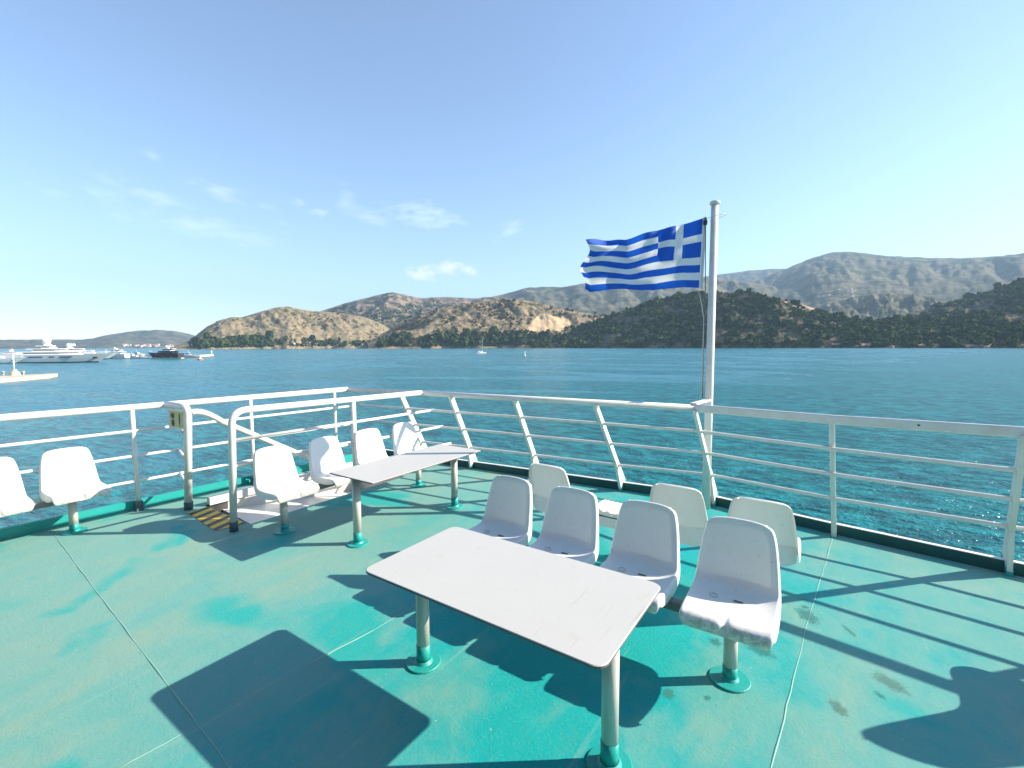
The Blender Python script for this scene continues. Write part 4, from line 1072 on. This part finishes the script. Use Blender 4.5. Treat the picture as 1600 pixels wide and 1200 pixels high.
# houses on the far shore
def gable(L, Wd, Hh, rh):
    mb = MB(); mb.box((-L / 2, -Wd / 2, -2), (L / 2, Wd / 2, Hh))
    rf = MB(); e_ = 0.4
    rf.add([(-L / 2 - e_, -Wd / 2 - e_, Hh), (L / 2 + e_, -Wd / 2 - e_, Hh), (L / 2 + e_, Wd / 2 + e_, Hh), (-L / 2 - e_, Wd / 2 + e_, Hh), (-L / 2 - e_, 0, Hh + rh), (L / 2 + e_, 0, Hh + rh)],
           [(0, 1, 5, 4), (2, 3, 4, 5), (0, 4, 3), (1, 2, 5), (3, 2, 1, 0)])
    return mb, rf
M['house_wall'] = flat('white_house_wall', (0.72, 0.68, 0.60), 0.8)
M['house_roof'] = flat('terracotta_roof', (0.42, 0.20, 0.11), 0.8)
hp = empty('house'); a_, b_ = gable(13, 9, 5.5, 2.4); hw_ = a_.build('wall', M['house_wall'], hp); b_.build('roof', M['house_roof'], hp)
for q in (-4, 0, 4):
    wi = MB(); wi.box((q - .7, -4.56, 1.2), (q + .7, -4.44, 3.0)); wi.build('window', M['dark'], hp)
hfirst = [True]
def house(P, label, group, s=1.0, rz=None):
    o = hp if hfirst[0] else copy_tree(hp); hfirst[0] = False
    o.location = P; o.scale = (s, s, s); o.rotation_euler = (0, 0, YAW + random.uniform(-.5, .5) if rz is None else rz); tag(o, label, 'house', group)
P, x, t = brown.sample(7, (0.05, 0.13), (452, 512), 31)
for p in P[np.argsort(x)]: house(p - np.array([0, 0, 1.0]), 'small pale house among trees on the beach below the dry hill', 'houses below the dry hill', random.uniform(.8, 1.2))
P, x, t = back_m.sample(46, (0.10, 0.24), (920, 1000), 32)
for p in P: house(p, 'tiny white village house on the hazy slope under the flag', 'village houses on the hazy slope', random.uniform(.8, 1.4))
P, x, t = far_l.sample(26, (0.03, 0.12), (190, 285), 33)
for p in P: house(p, 'tiny white house of the far town at the foot of the hazy hill', 'houses of the far town', random.uniform(1.6, 3.0))
P, x, t = back_r.sample(18, (0.22, 0.34), (1290, 1340), 34)
for p in P: house(p, 'tiny pale house in the gap before the big mountain', 'houses before the big mountain', random.uniform(.8, 1.3))

# ------------------------------------------------------------------ boats
M['hull_white'] = flat('white_boat_gelcoat', (0.80, 0.80, 0.79), 0.25)
M['hull_grey'] = flat('pale_grey_boat_paint', (0.55, 0.57, 0.58), 0.25)
M['hull_dark'] = flat('dark_boat_paint', (0.045, 0.05, 0.06), 0.25)
M['boot'] = flat('dark_waterline_paint', (0.03, 0.035, 0.05), 0.4)
M['glass'] = flat('tinted_boat_window', (0.015, 0.02, 0.025), 0.1)
M['orange'] = flat('orange_float', (0.55, 0.16, 0.05), 0.5)
M['concrete'] = paint('pale_concrete', (0.52, 0.46, 0.36), 0.8, (0.35, 0.30, 0.22), 0.4, 0.6)
M['timber'] = flat('dark_dock_timber', (0.07, 0.055, 0.045), 0.8)

def hull_shape(mb, L, B, D, bow=0.16, mat_lo=1, flare=1.0, sheer=0.25):
    """lofted hull: bow to +x; rows from the keel line at the water to the deck"""
    n = 26; rows = [(-0.6, 0.80), (0.06 * D, 0.86), (0.12 * D, 0.87), (0.5 * D, 0.95), (1.0 * D, 1.0)]
    vs = []
    for k, (z, wf) in enumerate(rows):
        zz = max(z, 0) / D
        for i in range(n):
            s = i / (n - 1); x0 = -L / 2; x1 = L / 2 - bow * L * (1 - zz)
            x = x0 + (x1 - x0) * s
            half = B / 2 * wf * (1 - max(0, (s - 0.45) / 0.55) ** (2.2 + 0.8 * zz * flare)) * (0.9 + 0.1 * min(1, s * 4))
            zr = z + sheer * D * zz * max(0, s - .3) ** 1.6
            vs.append((x, -half, zr))
        for i in range(n - 1, -1, -1):
            p = vs[k * 2 * n + i]; vs.append((p[0], -p[1], p[2]))
    w = 2 * n
    for k in range(len(rows) - 1):
        mb.add([], []); o = len(mb.v)
        mb.add(vs[k * w:(k + 2) * w], [(i, (i + 1) % w, w + (i + 1) % w, w + i) for i in range(w)], mat_lo if k < 2 else 0)
    mb.add(vs[-w:], [(i, i + 1, w - 2 - i, w - 1 - i) for i in range(n - 1)], 0)

def tier(mb, x0, x1, w, z0, z1, rake_f=0.6, rake_b=0.1, taper=0.9, nose=0.3, mat=0):
    """one storey of a deckhouse, round in plan at the front, raked"""
    h = z1 - z0; pl = []
    for s in np.linspace(-1, 1, 13): pl.append((x1 - nose * (x1 - x0) * abs(s) ** 2.4, s * w / 2))
    pl += [(x0, w / 2), (x0, -w / 2)]
    n = len(pl); vs = [(x, y, z0) for x, y in pl] + [(x - (rake_f * h if i < 13 else -rake_b * h), y * taper, z1) for i, (x, y) in enumerate(pl)]
    mb.add(vs, [(i, (i + 1) % n, n + (i + 1) % n, n + i) for i in range(n)] + [tuple(range(n, 2 * n))], mat)

def yacht(name, px, py, L, rz, label, style='white', k=1.0, tiers=3, domes=2, B=None):
    P = at_z(px, py, SEA)
    root = empty(name, tuple(P), YAW + rz); tag(root, label, 'yacht', 'yachts moored in the bay')
    B = B or L * 0.19; D = 0.105 * L * k
    hm = M['hull_dark'] if style == 'dark' else (M['hull_grey'] if style == 'grey' else M['hull_white'])
    mb = MB(); hull_shape(mb, L, B, D); mb.build('hull', [hm, M['boot']], root)
    for q, ql in ((-.27, .13), (-.08, .05), (0.02, .12)):
        mb = MB(); mb.box((q * L, -B / 2 * .985 - 0.05, 0.70 * D), (q * L + ql * L, -B / 2 * .93, 0.80 * D)); mb.build('hull_window', M['glass'], root)
    mb = MB(); mb.box((.335 * L, -B * .40, .5 * D), (.36 * L, -B * .2, .72 * D)); mb.build('anchor_pocket', M['glass'], root)
    z = D; x0, x1, w = -0.34 * L, 0.20 * L, B * 0.82
    hh = 0.044 * L * k
    for i in range(tiers):
        mb = MB(); tier(mb, x0, x1, w, z - (0.02 if i == 0 else 0), z + hh * 0.42, .35, .05, .99, .34); tier(mb, x0 - (.05 * L), x1 - .35 * hh, w * 1.02, z + hh * .78, z + hh, .3, -.2, .96, .34)
        dk = mb.build('deckhouse', M['hull_dark'] if (style == 'dark' and i < 1) else M['hull_white'], root)
        mb = MB(); tier(mb, x0 + .01 * L, x1 - .2 * hh - .004 * L, w * .97, z + hh * .42, z + hh * .78, .9, .1, .98, .34); mb.build('window_band', M['glass'], dk)
        z += hh * .92; x0 += 0.085 * L; x1 -= 0.125 * L; w *= 0.84
    mx = (x0 + x1) / 2 - 0.0 * L
    mb = MB(); tier(mb, mx - .035 * L, mx + .045 * L, w * .34, z, z + .05 * L, 1.0, -.3, .7, .2); mb.beam((mx - .01 * L, -w * .5, z + .043 * L), (mx - .01 * L, w * .5, z + .043 * L), .02 * L, .008 * L)
    mb.tube([(mx - .005 * L, 0, z + .05 * L), (mx - .012 * L, 0, z + .095 * L)], [.004 * L, .002 * L], 8); mb.build('mast', M['hull_white'], root)
    for q in range(domes):
        s = (-1) ** q; r = 0.019 * L
        mb = MB(); mb.lathe([(r * math.cos(a), r * math.sin(a)) for a in np.linspace(-1.2, 1.55, 9)], (mx - .012 * L + (0.03 * L if q > 1 else 0), s * w * .42, z + .06 * L), 14); mb.build('radar_dome', M['hull_white'], root)
    for s in (-1, 1):
        mb = MB(); pts = [(x_, s * B / 2 * (1 - max(0, (x_ / L + .5 - .45) / .55) ** 3) * .97, D + .25 * D * max(0, x_ / L + .2) ** 1.6 + .018 * L) for x_ in np.linspace(.22 * L, .47 * L, 8)]
        mb.tube(pts, .0022 * L, 6); mb.build('bow_rail', M['hull_white'], root)
    mb = MB(); mb.tube([(.43 * L, 0, D * 1.05), (.43 * L, 0, D * 1.05 + .06 * L)], [.003 * L, .0015 * L], 6); mb.build('jackstaff', M['hull_white'], root)
    return root
yacht('motor_yacht', 99, 566.5, 47, R(14), 'largest pale grey motor yacht with two white radar domes at left', 'grey', 0.86, 3, 2)
yacht('motor_yacht', 126, 561.5, 46, R(16), 'white motor yacht partly hidden behind the largest grey yacht', 'white', 0.86, 2, 3)
yacht('motor_yacht', -12, 568, 30, R(12), 'white motor yacht cut off by the left edge of the picture', 'white', 0.85, 1, 0)
yacht('motor_yacht', 177, 560.3, 25, R(170), 'smaller white motor yacht with bow to the left, right of the big pale yachts', 'white', 1.35, 2, 1)
yacht('motor_yacht', 257, 560.3, 29, R(168), 'black hulled motor yacht lying right of the white yachts', 'dark', 1.3, 2, 1)

def small_boat(px, py, L, rz, label, mat='hull_white', cabin=True):
    P = at_z(px, py, SEA); root = empty('motor_boat', tuple(P), YAW + rz); tag(root, label, 'boat', 'small boats in the bay')
    mb = MB(); hull_shape(mb, L, L * .3, L * .13); mb.build('hull', [M[mat], M['boot']], root)
    if cabin:
        mb = MB(); tier(mb, -.2 * L, .15 * L, L * .2, L * .13, L * .25, .6, .1, .85); c = mb.build('cabin', M['hull_white'], root)
        mb = MB(); tier(mb, -.19 * L, .16 * L, L * .205, L * .175, L * .225, .6, .1, .95); mb.build('window_band', M['glass'], c)
        mb = MB(); mb.tube([(-.05 * L, 0, .25 * L), (-.06 * L, 0, .42 * L)], .008 * L, 6); mb.build('mast', M['hull_white'], root)
small_boat(205, 558.5, 11, R(175), 'small white motor boat moored left of the black hulled yacht')
small_boat(222, 559, 9, R(10), 'short white motor boat touching the bow of the black hulled yacht')
small_boat(186, 551, 16, R(5), 'white motor boat farther off behind the small white yacht')
small_boat(421, 544.3, 16, R(60), 'white boat anchored off the point below the dry hill')
small_boat(577, 543.2, 14, R(10), 'tiny white boat off the beach between the two hills')
small_boat(232, 544.6, 26, R(0), 'tiny white boat far off in front of the distant town')
small_boat(357, 544.8, 13, R(20), 'tiny white boat close to the dark wooded point')

yacht('motor_yacht', 28, 560.5, 30, R(16), 'white motor yacht showing over the cut off one at the left edge', 'white', 0.9, 2, 1)
small_boat(238, 556, 12, R(5), 'white motor boat showing just behind the black hulled yacht')
small_boat(296, 557.2, 13, R(4), 'white motor boat lying behind the floating dock near the orange float')
small_boat(213, 556.2, 14, R(172), 'white motor boat with cabin behind the jetty left of the black hulled yacht')
small_boat(276, 558.5, 10, R(172), 'white motor boat between the black hulled yacht and the floating dock')
def jetty(pts, label):
    A, B_ = at_z(*pts[0], SEA + .6), at_z(*pts[1], SEA + .6); d = B_ - A; nn = np.array([-d[1], d[0], 0]); nn /= np.linalg.norm(nn)
    j = empty('jetty', (A[0], A[1], SEA)); tag(j, label, 'jetty'); off = -np.array([A[0], A[1], SEA])
    mb = MB(); mb.prism([Vector(A + off), Vector(B_ + off), Vector(B_ + nn * 3 + off), Vector(A + nn * 3 + off)], (0, 0, -.5), (0, 0, .1)); mb.build('walkway', M['concrete'], j)
    for t in np.linspace(.04, .96, 9):
        mb = MB(); mb.tube([A + d * t + nn * .4 + off - np.array([0, 0, 1.5]), A + d * t + nn * .4 + off + np.array([0, 0, 1.3])], .18, 7); mb.build('pile', M['timber'], j)
jetty([(176, 559.6), (283, 559.2)], 'low narrow jetty along which the small white boats lie')

# sailing boat
P = at_z(753, 552.5, SEA); sb = empty('sailing_boat', tuple(P), YAW + R(25)); tag(sb, 'white sailing boat at anchor with bare mast in mid bay', 'boat')
mb = MB(); hull_shape(mb, 11, 3.3, 1.15, bow=.1); mb.build('hull', [M['hull_white'], M['boot']], sb)
mb = MB(); tier(mb, -2.2, 1.6, 1.9, 1.1, 1.75, .8, .1, .85); mb.build('cabin', M['hull_white'], sb)
mb = MB(); mb.tube([(0.6, 0, 1.2), (0.55, 0, 15.0)], [.13, .09], 8); mb.build('mast', M['hull_white'], sb)
mb = MB(); mb.tube([(0.6, 0, 2.4), (-4.0, 0, 2.6)], .17, 8); mb.build('boom', M['hull_white'], sb)
for a, b_ in (((5.2, 0, 1.4), (0.56, 0, 14.6)), ((-5.3, 0, 1.2), (0.56, 0, 14.8))):
    mb = MB(); mb.tube([a, b_], .02, 5); mb.build('stay', M['steel'], sb)
mb = MB(); tier(mb, -4.6, -2.3, 2.3, 2.0, 2.35, .3, .3, .9); mb.build('bimini', M['hull_white'], sb)

# mooring buoy
P = at_z(820, 558, SEA); bu = empty('buoy', tuple(P)); tag(bu, 'small white navigation buoy right of the sailing boat', 'buoy')
mb = MB(); mb.lathe([(0, -0.3), (1.0, -0.3), (1.1, 0.1), (0.95, 0.5), (0.0, 0.55)], n=16); mb.build('float', M['boot'], bu)
mb = MB(); mb.lathe([(0.62, 0.5), (0.42, 2.0), (0.22, 2.9), (0.2, 3.1), (0.0, 3.1)], n=14); mb.build('tower', M['hull_white'], bu)
mb = MB(); mb.lathe([(0.0, 3.1), (0.42, 3.2), (0.42, 3.7), (0.0, 4.1)], n=12); mb.build('topmark', M['hull_white'], bu)

# pier tip at left with lamp post
A, B_, C_, D_ = at_z(-60, 590, SEA + .9), at_z(90, 583.2, SEA + .9), at_z(78, 585.5, SEA + .9), at_z(-60, 597, SEA + .9)
pc = (np.array(A) + B_ + C_ + D_) / 4; pier = empty('pier', (pc[0], pc[1], SEA)); tag(pier, 'low pale concrete pier tip running in from the left edge', 'pier')
off = -np.array([pc[0], pc[1], SEA])
mb = MB(); mb.prism([Vector(q + off) for q in (A, B_, C_, D_)], (0, 0, -1.3), (0, 0, 0)); mb.build('pier_slab', M['concrete'], pier)
q = at_z(23, 586.5, SEA + .9) + off
mb = MB(); mb.lathe([(1.15, -0.1), (1.0, 0.9), (0.6, 1.0), (0.55, 1.5), (0.0, 1.5)], tuple(q), 10, smooth=False); mb.build('plinth', M['concrete'], pier)
mb = MB(); mb.tube([q + np.array([0, 0, 1.5]), q + np.array([0, 0, 5.0])], [.17, .14], 10); mb.lathe([(0, 5.0), (.26, 5.0), (.26, 5.35), (0, 5.5)], tuple(q), 10); mb.build('lamp_post', M['hull_white'], pier)
for px_b in (5, 36.5):
    b0 = at_z(px_b, 585.5, SEA + .9) + off; mb = MB(); mb.lathe([(.25, -0.1), (.22, .55), (.36, .6), (.36, .85), (0, .9)], tuple(b0), 10); mb.build('bollard', M['concrete'], pier)

# floating dock in front of the far town
A, B_ = at_z(282, 559.2, SEA + .5), at_z(334, 556.8, SEA + .5); d = B_ - A; nn = np.array([-d[1], d[0], 0]); nn /= np.linalg.norm(nn)
dk = empty('floating_dock', (A[0], A[1], SEA)); tag(dk, 'low floating dock with a white light beacon at its end', 'dock'); off = -np.array([A[0], A[1], SEA])
mb = MB(); mb.prism([Vector(A + off), Vector(B_ + off), Vector(B_ + nn * 4 + off), Vector(A + nn * 4 + off)], (0, 0, -.8), (0, 0, .25)); mb.build('pontoon', M['timber'], dk)
mb = MB(); mb.prism([Vector(A + d * .55 + off), Vector(B_ + off), Vector(B_ + nn * 3 + off), Vector(A + d * .55 + nn * 3 + off)], (0, 0, .25), (0, 0, 1.5)); mb.build('white_deck_box', M['hull_white'], dk)
q = A + d * .93 + off
mb = MB(); mb.lathe([(.55, 1.4), (.4, 3.4), (.75, 3.5), (.75, 3.8), (.4, 3.9), (.4, 4.6), (0, 5.0)], tuple(q), 10); mb.build('beacon', M['hull_white'], dk)
P = at_z(313, 562.5, SEA); ob = empty('orange_buoy', tuple(P)); tag(ob, 'orange float with white top moored before the floating dock', 'buoy')
mb = MB(); mb.lathe([(0, -.3), (1.6, -.2), (1.7, .4), (1.2, .8), (0, .8)], n=14); mb.build('float', M['orange'], ob)
mb = MB(); mb.lathe([(.9, .8), (.7, 1.5), (0, 1.6)], n=12); mb.build('top_cone', M['hull_white'], ob)

# ------------------------------------------------------------------ air
hz = MB(); hz.box((-12500, -12500, SEA - 3), (12500, 12500, 1500)); ho = hz.build('haze', [], None)
hm = bpy.data.materials.new('haze_air'); hm.use_nodes = True; nt = hm.node_tree; nt.nodes.clear()
o_ = nt.nodes.new('ShaderNodeOutputMaterial'); pv = nt.nodes.new('ShaderNodeVolumePrincipled')
pv.inputs['Color'].default_value = (0.46, 0.68, 0.90, 1); pv.inputs['Density'].default_value = 0.000072; pv.inputs['Density Attribute'].default_value = ''
pv.inputs['Anisotropy'].default_value = 0.1
nt.links.new(pv.outputs[0], o_.inputs['Volume']); ho.data.materials.append(hm)
tag(ho, 'thin pale haze lying over the whole bay', 'haze', kind='stuff')
